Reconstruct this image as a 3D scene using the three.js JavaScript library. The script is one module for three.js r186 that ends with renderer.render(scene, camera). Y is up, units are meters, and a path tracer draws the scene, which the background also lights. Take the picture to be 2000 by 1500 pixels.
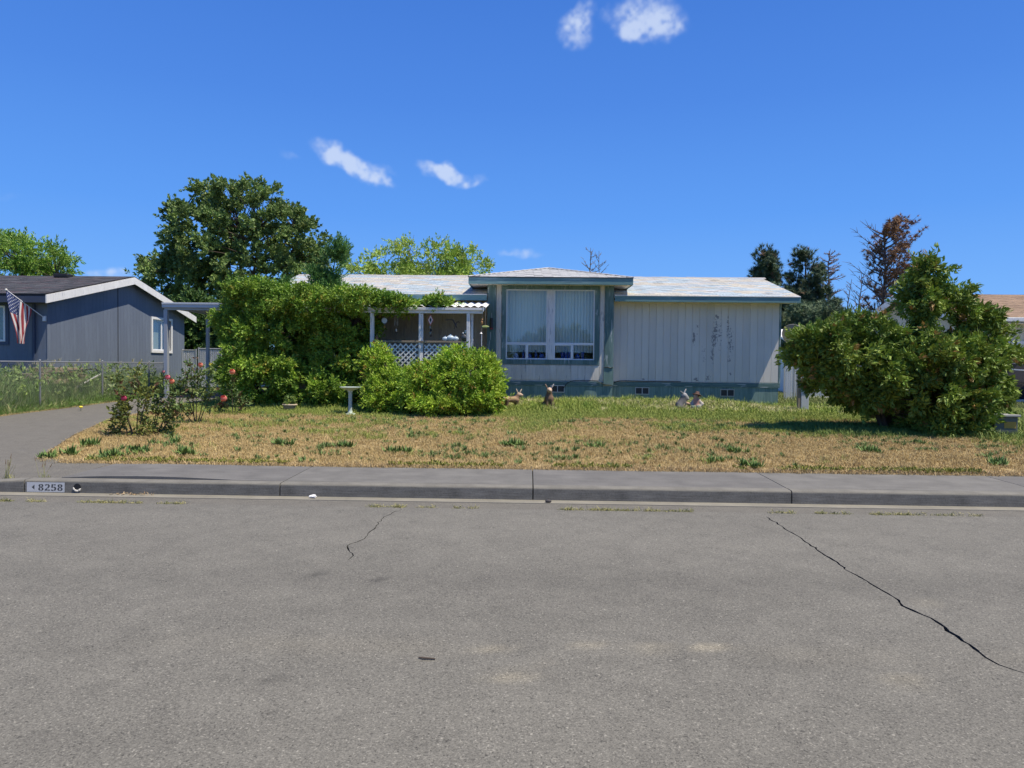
import * as THREE from 'three';
import { mergeGeometries, toCreasedNormals } from 'three/addons/utils/BufferGeometryUtils.js';
import { RoundedBoxGeometry } from 'three/addons/geometries/RoundedBoxGeometry.js';
import { MarchingCubes } from 'three/addons/objects/MarchingCubes.js';
import { Brush, Evaluator, SUBTRACTION } from 'three-bvh-csg';

const V = (x, y, z) => new THREE.Vector3(x, y, z);
// ---------------------------------------------------------------- camera, sky, sun, exposure
const scene = new THREE.Scene();
const FPX = 1387;                                   // focal length in photograph pixels (2000 x 1500)
const camera = new THREE.PerspectiveCamera(2 * Math.atan(750 / FPX) * 180 / Math.PI, 4 / 3, 0.1, 2000);
camera.position.set(0, 1.6, 0);
camera.rotation.order = 'YXZ';
camera.rotation.set(-0.02523, 0.0245, 0.0105);
camera.updateMatrixWorld(true);
const renderer = new THREE.WebGLRenderer({ antialias: true });
renderer.toneMapping = THREE.LinearToneMapping;
renderer.toneMappingExposure = 1.3;
renderer.shadowMap.enabled = true;
const SUN = V(0.42, 1, 0.15).normalize();
const sun = new THREE.DirectionalLight(new THREE.Color().setRGB(1, 0.905, 0.74), 4.9);
sun.position.copy(SUN).multiplyScalar(60).add(V(0, 0, -18));
sun.target.position.set(0, 0, -18);
sun.castShadow = true;
Object.assign(sun.shadow.camera, { left: -40, right: 40, top: 40, bottom: -40, near: 1, far: 140 });
sun.shadow.mapSize.set(4096, 4096);
scene.add(sun, sun.target);

// seeded random and noise
let seed = 7;
const reseed = (s) => { seed = s >>> 0; };
function R() { seed = (seed + 0x6D2B79F5) >>> 0; let t = seed; t = Math.imul(t ^ (t >>> 15), t | 1); t ^= t + Math.imul(t ^ (t >>> 7), t | 61); return ((t ^ (t >>> 14)) >>> 0) / 4294967296; }
const rr = (a, b) => a + (b - a) * R();
const gauss = () => { let s = 0; for (let i = 0; i < 6; i++) s += R(); return (s - 3) / 0.7071 * 0.7071; };
const hash = (x, y, s) => { let h = Math.imul(x, 374761393) + Math.imul(y, 668265263) + Math.imul(s, 2147483647 ^ 9176); h = Math.imul(h ^ (h >>> 13), 1274126177); return ((h ^ (h >>> 16)) >>> 0) / 4294967296; };
const mod = (a, n) => ((a % n) + n) % n;
function vnoise(x, y, s, px = 0, py = px) {          // value noise, periodic when px > 0
  const xi = Math.floor(x), yi = Math.floor(y), fx = x - xi, fy = y - yi;
  const u = fx * fx * (3 - 2 * fx), v = fy * fy * (3 - 2 * fy);
  const X0 = px ? mod(xi, px) : xi, X1 = px ? mod(xi + 1, px) : xi + 1, Y0 = py ? mod(yi, py) : yi, Y1 = py ? mod(yi + 1, py) : yi + 1;
  const a = hash(X0, Y0, s), b = hash(X1, Y0, s), c = hash(X0, Y1, s), d = hash(X1, Y1, s);
  return a + (b - a) * u + (c - a) * v + (a - b - c + d) * u * v;
}
function fbm(x, y, s, oct = 4, px = 0, py = px) { let t = 0, a = 0.5, n = 0; for (let i = 0; i < oct; i++) { t += a * vnoise(x, y, s + i * 17, px, py); n += a; x *= 2; y *= 2; px *= 2; py *= 2; a *= 0.5; } return t / n; }
const ss = (a, b, x) => { const t = Math.min(1, Math.max(0, (x - a) / (b - a))); return t * t * (3 - 2 * t); };
const mix = (a, b, t) => a + (b - a) * t;
const mix3 = (a, b, t) => [mix(a[0], b[0], t), mix(a[1], b[1], t), mix(a[2], b[2], t)];

// pixel of the photograph -> world point on the plane z = const
function ray(px, py) { return V((px - 1000) / FPX, -(py - 750) / FPX, -1).applyQuaternion(camera.quaternion); }
function W(px, py, z) { const d = ray(px, py); return d.multiplyScalar((z - camera.position.z) / d.z).add(camera.position); }
function WX(px, py, x) { const d = ray(px, py); return d.multiplyScalar((x - camera.position.x) / d.x).add(camera.position); }

// sky: clear blue air with a few small clouds, as an equirectangular picture
{
  const w = 4096, h = 2048, data = new Float32Array(w * h * 4);
  const stops = [[-1, [0.20, 0.24, 0.28]], [-0.02, [0.36, 0.52, 0.80]], [0.0, [0.30, 0.53, 0.90]], [0.09, [0.17, 0.41, 0.88]], [0.2, [0.108, 0.315, 0.82]], [0.34, [0.073, 0.23, 0.70]], [0.52, [0.047, 0.165, 0.58]], [1, [0.026, 0.10, 0.42]]];
  const col = (y) => { for (let i = 1; i < stops.length; i++) if (y <= stops[i][0]) { const t = (y - stops[i - 1][0]) / (stops[i][0] - stops[i - 1][0]); return mix3(stops[i - 1][1], stops[i][1], t); } return stops[7][1]; };
  // clouds: [px, py, half width px, half height px, tilt (rad), density]
  const cl = [[1125, 58, 26, 24, 0, 1.0], [1140, 26, 18, 14, -0.7, 0.7], [1262, 38, 52, 30, 0.12, 1.15], [1225, 62, 26, 12, 0, 0.6], [1305, 50, 20, 14, 0.4, 0.6], [1176, 30, 8, 10, 0, 0.3],
    [660, 305, 42, 16, 0.38, 1.0], [700, 330, 46, 15, 0.45, 1.0], [735, 350, 28, 8, 0.3, 0.7], [748, 333, 18, 6, 0.3, 0.35], [565, 303, 16, 8, 0.3, 0.35],
    [852, 334, 34, 12, 0.28, 0.95], [885, 346, 30, 12, 0.35, 0.8], [870, 326, 20, 8, 0.2, 0.7], [935, 350, 12, 9, 0, 0.5], [912, 362, 18, 5, -0.3, 0.45],
    [1018, 496, 38, 7, 0, 0.6], [215, 533, 30, 7, 0, 0.8], [10, 380, 20, 6, 0, 0.2]].map(([px, py, a, b, t, d]) => {
    const r = ray(px, py); return { th: Math.atan2(r.x, -r.z), ph: Math.asin(r.y / r.length()), a: a / FPX, b: b / FPX, t, d };
  });
  for (let j = 0; j < h; j++) {
    const lat = ((j + 0.5) / h - 0.5) * Math.PI, y = Math.sin(lat), c0 = col(y);
    for (let i = 0; i < w; i++) {
      // three.js equirect: u = atan2(z, x) / 2pi + 0.5
      const lon = ((i + 0.5) / w - 0.5) * 2 * Math.PI;           // atan2(z, x)
      let th = lon + Math.PI / 2; if (th > Math.PI) th -= 2 * Math.PI;      // angle right of -z
      let c = c0;
      if (y > -0.02 && y < 0.62 && Math.abs(th) < 0.75) {
        let dens = 0;
        const wx = (fbm(th * 60, lat * 60, 5, 4) - 0.5) * 0.016, wy = (fbm(th * 60, lat * 60, 95, 4) - 0.5) * 0.014;
        for (const k of cl) {
          const dx = (th - k.th) * Math.cos(k.ph) + wx, dy = -(lat - k.ph) + wy;
          const ex = (dx * Math.cos(k.t) + dy * Math.sin(k.t)) / k.a, ey = (-dx * Math.sin(k.t) + dy * Math.cos(k.t)) / k.b, q = ex * ex + ey * ey;
          if (q < 3) dens += k.d * Math.max(0, 1 - q / 2.2);
        }
        if (dens > 0) {
          const n = fbm(th * 130, lat * 150, 31, 5);
          const al = ss(0.02, 1.45, dens * (0.25 + 1.35 * n)) * 0.95;
          c = mix3(c0, [0.60, 0.69, 0.86], al * 0.8);
        }
      }
      const o = (j * w + i) * 4; data[o] = c[0] * 0.86; data[o + 1] = c[1] * 0.86; data[o + 2] = c[2] * 0.86; data[o + 3] = 1;
    }
  }
  const t = new THREE.DataTexture(data, w, h, THREE.RGBAFormat, THREE.FloatType);
  t.mapping = THREE.EquirectangularReflectionMapping; t.magFilter = t.minFilter = THREE.LinearFilter; t.needsUpdate = true;
  scene.background = t; scene.environment = t;
}

// ---------------------------------------------------------------- helpers
const used = {};
function numbered(n) { const k = used[n] = (used[n] ?? -1) + 1; return k ? n + '_' + String(k).padStart(3, '0') : n; }
function fin(o) { o.castShadow = o.receiveShadow = true; return o; }
function thing(name, label, category, [x, y, z] = [0, 0, 0], group) {
  const o = new THREE.Group(); o.name = numbered(name); o.position.set(x, y, z); scene.add(o);
  o.userData = { label, category }; if (group) o.userData.group = group; o.off = V(x, y, z); return o;
}
function structure(name, label, pos = [0, 0, 0]) { const o = thing(name, label, undefined, pos); delete o.userData.category; o.userData.kind = 'structure'; return o; }
// planar uv in metres, per face direction; grain runs along v (swap: along u)
function meterUV(g, tile, swap) {
  const p = g.attributes.position, n = g.attributes.normal, uv = new Float32Array(p.count * 2);
  for (let i = 0; i < p.count; i++) {
    const ax = Math.abs(n.getX(i)), ay = Math.abs(n.getY(i)), az = Math.abs(n.getZ(i));
    let u, v; if (az >= ax && az >= ay) { u = p.getX(i); v = p.getY(i); } else if (ax >= ay) { u = p.getZ(i); v = p.getY(i); } else { u = p.getX(i); v = p.getZ(i); }
    if (swap) [u, v] = [v, u];
    uv[i * 2] = u / tile[0]; uv[i * 2 + 1] = v / tile[1];
  }
  g.setAttribute('uv', new THREE.BufferAttribute(uv, 2));
}
// geometry is given in world metres; it is moved into the frame of its thing
function part(parent, name, geo, mat, opt = {}) {
  if (Array.isArray(geo)) geo = geo.length > 1 ? mergeGeometries(geo.map((g) => g.index ? g.toNonIndexed() : g).map((g) => { for (const k of Object.keys(g.attributes)) if (!['position', 'normal', 'uv'].includes(k)) g.deleteAttribute(k); return g; })) : geo[0];
  if (mat.userData.tile && !opt.keepUV) meterUV(geo, mat.userData.tile, opt.swap);
  const off = parent.off || V(0, 0, 0);
  geo.translate(-off.x, -off.y, -off.z);
  const m = fin(new THREE.Mesh(geo, mat)); m.name = name; m.off = off; parent.add(m);
  if (opt.label) m.userData.label = opt.label; if (opt.stuff) m.userData.kind = 'stuff';
  return m;
}
const B = (x0, x1, y0, y1, z0, z1) => new THREE.BoxGeometry(Math.abs(x1 - x0), Math.abs(y1 - y0), Math.abs(z1 - z0)).translate((x0 + x1) / 2, (y0 + y1) / 2, (z0 + z1) / 2);
const RB = (x0, x1, y0, y1, z0, z1, r = 0.006) => new RoundedBoxGeometry(Math.abs(x1 - x0), Math.abs(y1 - y0), Math.abs(z1 - z0), 2, r).translate((x0 + x1) / 2, (y0 + y1) / 2, (z0 + z1) / 2);
function cyl(a, b, r0, r1 = r0, seg = 8) {
  const d = b.clone().sub(a), g = new THREE.CylinderGeometry(r1, r0, d.length(), seg, 1);
  g.translate(0, d.length() / 2, 0); g.applyQuaternion(new THREE.Quaternion().setFromUnitVectors(V(0, 1, 0), d.normalize())); return g.translate(a.x, a.y, a.z);
}
function taper(pts, radii, seg = 6) {                // tapered tube through points
  const pos = [], idx = [], n = pts.length; let side = V(1, 0, 0);
  for (let i = 0; i < n; i++) {
    const t = pts[Math.min(n - 1, i + 1)].clone().sub(pts[Math.max(0, i - 1)]).normalize();
    if (Math.abs(side.dot(t)) > 0.9) side = Math.abs(t.y) < 0.9 ? V(0, 1, 0) : V(0, 0, 1);
    side = side.sub(t.clone().multiplyScalar(side.dot(t))).normalize(); const up = t.clone().cross(side);
    for (let k = 0; k < seg; k++) { const a = k / seg * 2 * Math.PI, c = Math.cos(a) * radii[i], s = Math.sin(a) * radii[i]; pos.push(pts[i].x + side.x * c + up.x * s, pts[i].y + side.y * c + up.y * s, pts[i].z + side.z * c + up.z * s); }
  }
  for (let i = 0; i < n - 1; i++) for (let k = 0; k < seg; k++) { const a = i * seg + k, b = i * seg + (k + 1) % seg; idx.push(a, b, a + seg, b, b + seg, a + seg); }
  const g = new THREE.BufferGeometry(); g.setAttribute('position', new THREE.Float32BufferAttribute(pos, 3)); g.setIndex(idx); g.computeVertexNormals();
  g.setAttribute('uv', new THREE.Float32BufferAttribute(new Float32Array(n * seg * 2), 2)); return g;
}
function prism(poly, dir, depth) {                   // poly: [[a, b], ...]; dir 'x': a = z, b = y along x; dir 'z': a = x, b = y along z
  const s = new THREE.Shape(poly.map(([a, b]) => new THREE.Vector2(a, b)));
  const g = new THREE.ExtrudeGeometry(s, { depth, bevelEnabled: false });
  if (dir === 'x') g.applyMatrix4(new THREE.Matrix4().set(0, 0, 1, 0, 0, 1, 0, 0, 1, 0, 0, 0, 0, 0, 0, 1));   // (a, b, d) -> (d, b, a)
  if (dir === 'x') { const ix = g.attributes.position; for (let i = 0; i < ix.count; i += 3) for (const at of [g.attributes.position, g.attributes.normal, g.attributes.uv]) { const n = at.itemSize; for (let k = 0; k < n; k++) { const t = at.array[(i + 1) * n + k]; at.array[(i + 1) * n + k] = at.array[(i + 2) * n + k]; at.array[(i + 2) * n + k] = t; } } g.computeVertexNormals(); }
  return g;
}
function tri(pts) { const g = new THREE.BufferGeometry(); g.setAttribute('position', new THREE.Float32BufferAttribute(pts.flat(), 3)); g.computeVertexNormals(); g.setAttribute('uv', new THREE.Float32BufferAttribute(new Float32Array(pts.length * 2), 2)); return g; }

// textures
function tex(w, h, fn, srgb = true, rep = true) {
  const d = new Uint8Array(w * h * 4);
  for (let j = 0; j < h; j++) for (let i = 0; i < w; i++) { const c = fn(i, j), o = (j * w + i) * 4; for (let k = 0; k < 3; k++) { let x = Math.min(1, Math.max(0, c[k])); if (srgb) x = x <= 0.0031308 ? x * 12.92 : 1.055 * x ** (1 / 2.4) - 0.055; d[o + k] = x * 255 + 0.5; } d[o + 3] = 255; }
  const t = new THREE.DataTexture(d, w, h); if (srgb) t.colorSpace = THREE.SRGBColorSpace; t.magFilter = t.minFilter = THREE.LinearFilter; if (rep) t.wrapS = t.wrapT = THREE.RepeatWrapping; t.needsUpdate = true; return t;
}
const mat = (rgb, rough = 0.8, o = {}) => { const { tile, ...x } = o; const m = new THREE.MeshStandardMaterial({ roughness: rough, ...x }); m.color.setRGB(...rgb); if (tile) m.userData.tile = tile; return m; };
const phys = (rgb, o = {}) => { const m = new THREE.MeshPhysicalMaterial(o); m.color.setRGB(...rgb); return m; };
// weathered paint: base colour with grain along v, faded and chipped patches
function paintTex(base, fade, chip, s, chipAmt = 0.06, streak = 0.12) {
  return tex(512, 512, (i, j) => {
    const u = i / 512, v = j / 512;
    const g = fbm(u * 96, v * 6, s, 3, 96, 6), f = fbm(u * 6, v * 3, s + 3, 4, 6, 3), n = fbm(u * 40, v * 40, s + 9, 3, 40);
    let c = mix3(base, fade, ss(0.42, 0.72, f + (g - 0.5) * 0.45));
    const ch = ss(0.70 - chipAmt, 0.76 - chipAmt, fbm(u * 28, v * 7, s + 21, 4, 28, 7)); c = mix3(c, chip, ch * 0.75);
    const k = 1 + (g - 0.5) * streak * 2 + (n - 0.5) * 0.12; return [c[0] * k, c[1] * k, c[2] * k];
  });
}
const grainBump = tex(512, 512, (i, j) => { const g = fbm(i / 512 * 128, j / 512 * 6, 77, 3, 128, 6), n = fbm(i / 8, j / 8, 79, 2, 64); const v = g * 0.75 + n * 0.25; return [v, v, v]; }, false);
const white = [0.62, 0.62, 0.62];
const M = {};
M.siding = mat([1, 1, 1], 0.82, { map: paintTex([0.60, 0.57, 0.51], [0.67, 0.64, 0.58], [0.30, 0.29, 0.29], 3, -0.01, 0.07), bumpMap: grainBump, bumpScale: 0.002, tile: [1.3, 2.6] });
M.sidingB = mat([0.95, 0.955, 0.98], 0.82, { map: M.siding.map, bumpMap: grainBump, bumpScale: 0.002, tile: [1.3, 2.6] });
M.teal = mat([1, 1, 1], 0.75, { map: paintTex([0.085, 0.155, 0.15], [0.14, 0.225, 0.22], [0.42, 0.47, 0.48], 11, 0.03, 0.14), bumpMap: grainBump, bumpScale: 0.0015, tile: [1.1, 2.2] });
M.fascia = mat([1, 1, 1], 0.75, { map: paintTex([0.13, 0.255, 0.265], [0.26, 0.385, 0.39], [0.08, 0.16, 0.22], 15, 0.05, 0.16), bumpMap: grainBump, bumpScale: 0.0015, tile: [0.8, 2.4] });
M.skirt = mat([1, 1, 1], 0.8, { map: paintTex([0.125, 0.21, 0.195], [0.18, 0.27, 0.25], [0.09, 0.16, 0.17], 19, 0.02, 0.10), bumpMap: grainBump, bumpScale: 0.001, tile: [1.6, 3] });
M.whiteTrim = mat([1, 1, 1], 0.55, { map: paintTex([0.74, 0.73, 0.70], [0.80, 0.79, 0.76], [0.45, 0.47, 0.5], 23, -0.02, 0.05), tile: [0.9, 1.8] });
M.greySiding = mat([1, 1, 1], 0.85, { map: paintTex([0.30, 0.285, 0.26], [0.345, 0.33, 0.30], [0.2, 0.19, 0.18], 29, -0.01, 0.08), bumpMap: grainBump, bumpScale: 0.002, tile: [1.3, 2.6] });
M.oldWhite = mat([1, 1, 1], 0.7, { map: paintTex([0.68, 0.68, 0.68], [0.76, 0.75, 0.73], [0.36, 0.38, 0.40], 27, 0.04, 0.10), tile: [0.5, 1.5] });
M.vinyl = mat([0.78, 0.79, 0.8], 0.4);
M.alu = mat([0.70, 0.71, 0.73], 0.4, { metalness: 0.15 });
M.greyMetal = mat([0.36, 0.39, 0.43], 0.5, { metalness: 0.2 });
M.galv = mat([0.46, 0.48, 0.50], 0.45, { metalness: 0.5 });
M.fenceWire = mat([0.25, 0.26, 0.27], 0.5, { metalness: 0.3 });
M.dark = mat([0.03, 0.03, 0.035], 0.6);
M.black = mat([0.012, 0.012, 0.013], 0.6);
M.glass = phys([0.9, 0.95, 0.95], { roughness: 0.02, transmission: 1, thickness: 0, ior: 1.6 });
M.interior = mat([0.55, 0.52, 0.47], 0.9);
M.blind = mat([0.80, 0.78, 0.72], 0.8, { side: THREE.DoubleSide });
M.blueGlass = phys([0.03, 0.07, 0.32], { roughness: 0.08, clearcoat: 0.6 });
M.wood = mat([1, 1, 1], 0.85, { map: paintTex([0.26, 0.21, 0.15], [0.33, 0.28, 0.21], [0.15, 0.12, 0.09], 31, 0.03, 0.25), bumpMap: grainBump, bumpScale: 0.002, tile: [0.4, 1.2] });
M.bark = mat([0.085, 0.065, 0.05], 0.95);
M.barkGrey = mat([0.13, 0.115, 0.105], 0.95);
M.barkDead = mat([0.13, 0.105, 0.10], 0.95);
const leafMat = (rough = 0.55) => { const m = phys([1, 1, 1], { roughness: rough, side: THREE.DoubleSide, transmission: 0.32, thickness: 0, specularIntensity: 0.45 }); return m; };
M.leaf = leafMat(0.5); M.needle = mat([1, 1, 1], 0.7, { side: THREE.DoubleSide }); M.grass = mat([1, 1, 1], 0.75, { side: THREE.DoubleSide });

// ---------------------------------------------------------------- terrain
const KZ = -8.47, SW = -9.78, XD = -6.75;              // kerb face, back of sidewalk, where the driveway starts
const driveRight = (z) => z > -9.78 ? -6.95 : z > -12.6 ? mix(-6.95, -8.2, (-9.78 - z) / 2.82) : z > -15.5 ? mix(-8.2, -9.25, (-12.6 - z) / 2.9) : -9.25;
const driveLeft = (z) => z > -14 ? -11.55 - (z + 14) * 0.35 : -11.75;
function H(x, z) {                                   // ground height
  if (z > SW + 0.001) return -0.14;
  const t = Math.min(1, (SW - z) / 11.2);
  let h = 0.185 + 0.29 * t + 0.03 * (fbm(x * 0.5, z * 0.5, 41, 3) - 0.5);
  h += 0.13 * ss(-18.0, -19.6, z) * ss(-1.5, 0.5, x) * (1 - ss(5.0, 7.2, x)) * (1 - ss(-22, -23, z));
  if (z < -34) h += (z + 34) * -0.002;
  return h;
}
const onDrive = (x, z) => x < driveRight(z) && x > driveLeft(z) && z > -28;
// greenness of the lawn 0 dry .. 1 green
function green(x, z) {
  const n = fbm(x * 0.55, z * 0.55, 51, 4), n2 = fbm(x * 2.3, z * 2.3, 57, 3);
  let g = 0.06 + ss(-16.0, -18.0, z) * 0.75 + ss(-11.5, -15.5, z) * 0.27 + (n - 0.5) * 0.75 + (n2 - 0.5) * 0.6;
  const bx = (x - 7.4) / 3.0, bz = (z + 15.0) / 1.3; g += 0.9 * Math.max(0, 1 - bx * bx - bz * bz);
  if (x < -11.5 || z < -22) g += 0.7;
  if (x > 8.6) g += 0.35;
  return Math.min(1, Math.max(0, g));
}
{
  const xs = [-420, -200, -110, -70, -45, -32]; for (let x = -26; x <= 22; x += 0.3) xs.push(x); xs.push(30, 42, 70, 110, 200, 420);
  const zs = [300, 120, 60, 30, 14, 6, 2, -3, SW + 0.03, SW]; for (let z = SW - 0.25; z > -30; z -= 0.25) zs.push(z); zs.push(-33, -38, -46, -60, -90, -150, -300, -600);
  const pos = [], colr = [], uv = [], idx = [];
  for (const z of zs) for (const x of xs) {
    pos.push(x, H(x, z), z); uv.push(x / 2.4, z / 2.4);
    const g = green(x, z), n = fbm(x * 3, z * 3, 61, 2);
    const c = mix3([0.36, 0.27, 0.13], [0.14, 0.18, 0.045], ss(0.3, 0.95, g)).map((k) => k * (0.85 + 0.3 * n)); colr.push(...c);
  }
  const w = xs.length; for (let j = 0; j < zs.length - 1; j++) for (let i = 0; i < w - 1; i++) { const a = j * w + i; idx.push(a, a + 1, a + w, a + 1, a + w + 1, a + w); }
  const g = new THREE.BufferGeometry(); g.setAttribute('position', new THREE.Float32BufferAttribute(pos, 3)); g.setAttribute('color', new THREE.Float32BufferAttribute(colr, 3)); g.setAttribute('uv', new THREE.Float32BufferAttribute(uv, 2)); g.setIndex(idx); g.computeVertexNormals();
  const soil = tex(512, 512, (i, j) => { const a = fbm(i / 512 * 64, j / 512 * 64, 63, 3, 64), b = fbm(i / 512 * 180, j / 512 * 180, 67, 2, 180); const v = 0.55 + 0.55 * a + 0.35 * (b - 0.5); return [v, v * 0.98, v * 0.94]; });
  const m = mat([1, 1, 1], 0.95, { map: soil, vertexColors: true, bumpMap: soil, bumpScale: 0.02 });
  const o = fin(new THREE.Mesh(g, m)); o.name = 'ground'; o.userData = { kind: 'structure', label: 'dry straw coloured lawn ground running back past the houses' }; scene.add(o);
}

// road, gutter, kerb, sidewalk, driveway
const asphaltTex = tex(2048, 2048, (i, j) => {
  const a = fbm(i / 2048 * 512, j / 2048 * 512, 101, 2, 512), b = hash(i >> 1, j >> 1, 103), c = fbm(i / 2048 * 24, j / 2048 * 24, 107, 4, 24), st = vnoise(i / 2048 * 560, j / 2048 * 560, 109, 560);
  let v = 0.122 + 0.085 * (a - 0.5) + 0.05 * (b - 0.5) + 0.035 * (c - 0.5);
  if (st > 0.80) v += 0.15 * (st - 0.80) / 0.2; if (st < 0.16) v -= 0.05; return [v * 1.04, v, v * 0.85];
});
M.asphalt = mat([1, 1, 1], 0.92, { map: asphaltTex, bumpMap: asphaltTex, bumpScale: 0.006, vertexColors: true });
M.asphaltDrive = mat([0.98, 0.96, 0.94], 0.92, { map: asphaltTex, bumpMap: asphaltTex, bumpScale: 0.006, tile: [3, 3] });
const concTex = tex(1024, 1024, (i, j) => { const u = i / 1024, v = j / 1024; const a = fbm(u * 300, v * 300, 113, 2, 300), b = fbm(u * 10, v * 10, 117, 5, 10), s = fbm(u * 8, v * 90, 119, 3, 8, 90); let k = 0.138 + 0.045 * (a - 0.5) + 0.065 * (b - 0.5) + 0.03 * (s - 0.5); return [k * 1.03, k, k * 0.90]; });
M.concrete = mat([1, 1, 1], 0.9, { map: concTex, bumpMap: concTex, bumpScale: 0.004, tile: [2.2, 2.2] });
M.concreteB = mat([0.93, 0.93, 0.95], 0.9, { map: concTex, bumpMap: concTex, bumpScale: 0.004, tile: [2.7, 2.7] });
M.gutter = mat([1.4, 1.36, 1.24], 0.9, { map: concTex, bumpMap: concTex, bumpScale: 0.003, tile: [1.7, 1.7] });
const kerbTex = tex(1024, 512, (i, j) => {           // v: across the kerb profile; face dirty with dark grime, worn pale arris on top
  const u = i / 1024, v = j / 512; const a = fbm(u * 260, v * 90, 121, 2, 260, 90), b = fbm(u * 9, v * 4, 123, 5, 9, 4), s = fbm(u * 14, v * 120, 127, 3, 14, 120);
  const k = 0.14 + 0.07 * (a - 0.5) + 0.10 * (b - 0.5) + 0.08 * (s - 0.5); return [k * 1.04, k, k * 0.88];
});
M.kerb = mat([1, 1, 1], 0.9, { map: kerbTex, bumpMap: kerbTex, bumpScale: 0.006, tile: [2.0, 1.0] });
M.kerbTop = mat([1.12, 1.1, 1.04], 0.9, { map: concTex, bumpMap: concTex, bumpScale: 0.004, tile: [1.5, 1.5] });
{
  // road slab: fine grid where the camera sees it, cracks cut out as real grooves
  const xs = [-120, -60, -30, -16]; for (let x = -13; x <= 12; x += 0.1) xs.push(x); xs.push(16, 30, 60, 120);
  const zs = [4.5, 2, 0]; for (let z = -1; z > KZ + 0.57; z -= 0.09) zs.push(z); zs.push(KZ + 0.56);
  const blobs = [[1000, 1321, 0.10, 0.06], [1062, 1290, 0.06, 0.03], [1275, 1267, 0.10, 0.05], [1365, 1266, 0.05, 0.05], [1400, 1263, 0.08, 0.04], [1150, 1262, 0.08, 0.04], [960, 1265, 0.10, 0.04], [1768, 1330, 0.10, 0.05], [1812, 1178, 0.06, 0.05]].map(([a, b, c, d]) => { const r = ray(a, b), t = -1.6 / r.y; return [r.x * t, r.z * t, c, d]; });
  const spots = [[85, 1440, 0.05], [575, 1452, 0.03], [513, 1472, 0.02], [152, 1432, 0.02], [200, 1344, 0.04], [540, 1328, 0.05], [620, 1120, 0.05], [740, 1130, 0.04], [1060, 1453, 0.02]].map(([a, b, c]) => { const r = ray(a, b), t = -1.6 / r.y; return [r.x * t, r.z * t, c]; });
  const tint = (x, z) => {
    let v = 1 + 0.16 * (fbm(x * 0.35, z * 1.3, 131, 4) - 0.5) + 0.10 * (fbm(x * 1.7, z * 3.1, 137, 3) - 0.5);
    v *= 1 - 0.10 * Math.exp(-(((z + 5.25 + 0.02 * x) / 0.28) ** 2)) * (0.5 + fbm(x * 0.4, 3, 139, 2));          // worn wheel track
    v *= 1 + 0.05 * Math.exp(-(((z + 6.7) / 0.7) ** 2)); let wv = 0.03 + 0.10 * Math.exp(-(((z + 3.98) / 0.14) ** 2)) * ss(0.35, 0.7, fbm(x * 1.1, z * 2, 141, 3));
    for (const b of blobs) { const q = ((x - b[0]) / b[2]) ** 2 + ((z - b[1]) / b[3]) ** 2; if (q < 4) wv += 0.55 * Math.exp(-q); }
    for (const b of spots) { const q = ((x - b[0]) ** 2 + (z - b[1]) ** 2) / (b[2] * b[2]); if (q < 4) v *= 1 - 0.6 * Math.exp(-q); }
    return [v * (1 + wv * 1.15), v * (1 + wv), v * (1 + wv * 0.7)];
  };
  const pos = [], colr = [], uv = [], idx = [], w = xs.length, hN = zs.length;
  for (const y of [0, -0.1]) for (const z of zs) for (const x of xs) { pos.push(x, y, z); uv.push(x / 4, z / 4); colr.push(...(y ? [0.5, 0.5, 0.5] : tint(x, z))); }
  const off = w * hN, q = (a, b, c, d) => idx.push(a, b, c, a, c, d);
  for (let j = 0; j < hN - 1; j++) for (let i = 0; i < w - 1; i++) { const a = j * w + i; q(a, a + 1, a + w + 1, a + w); q(off + a, off + a + w, off + a + w + 1, off + a + 1); }
  for (let i = 0; i < w - 1; i++) { q(i + 1, i, off + i, off + i + 1); const a = (hN - 1) * w + i; q(a, a + 1, off + a + 1, off + a); }
  for (let j = 0; j < hN - 1; j++) { const a = j * w, b = a + w - 1; q(a, a + w, off + a + w, off + a); q(b + w, b, off + b, off + b + w); }
  let g = new THREE.BufferGeometry(); g.setAttribute('position', new THREE.Float32BufferAttribute(pos, 3)); g.setAttribute('uv', new THREE.Float32BufferAttribute(uv, 2)); g.setAttribute('color', new THREE.Float32BufferAttribute(colr, 3)); g.setIndex(idx);
  g = g.toNonIndexed(); g.computeVertexNormals();
  // crack polylines in photograph pixels with half widths in metres
  reseed(33);
  const cracks = [
    [[1497, 1009, 0.006], [1530, 1030, 0.006], [1580, 1062, 0.007], [1612, 1085, 0.009], [1640, 1103, 0.008], [1660, 1117, 0.006], [1700, 1140, 0.008], [1732, 1158, 0.010], [1755, 1172, 0.010], [1762, 1183, 0.011], [1800, 1200, 0.009], [1832, 1216, 0.012], [1850, 1232, 0.015], [1880, 1252, 0.010], [1905, 1268, 0.013], [1925, 1284, 0.008], [1950, 1298, 0.007], [1985, 1310, 0.005], [2030, 1322, 0.004]],
    [[785, 994, 0.005], [750, 1009, 0.005], [726, 1036, 0.006], [712, 1052, 0.005], [678, 1066, 0.005], [690, 1085, 0.005], [680, 1094, 0.004]],
  ];
  let road = new Brush(g, M.asphalt); road.updateMatrixWorld();
  const ev = new Evaluator(); ev.attributes = ['position', 'normal', 'uv', 'color']; ev.useGroups = false;
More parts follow.
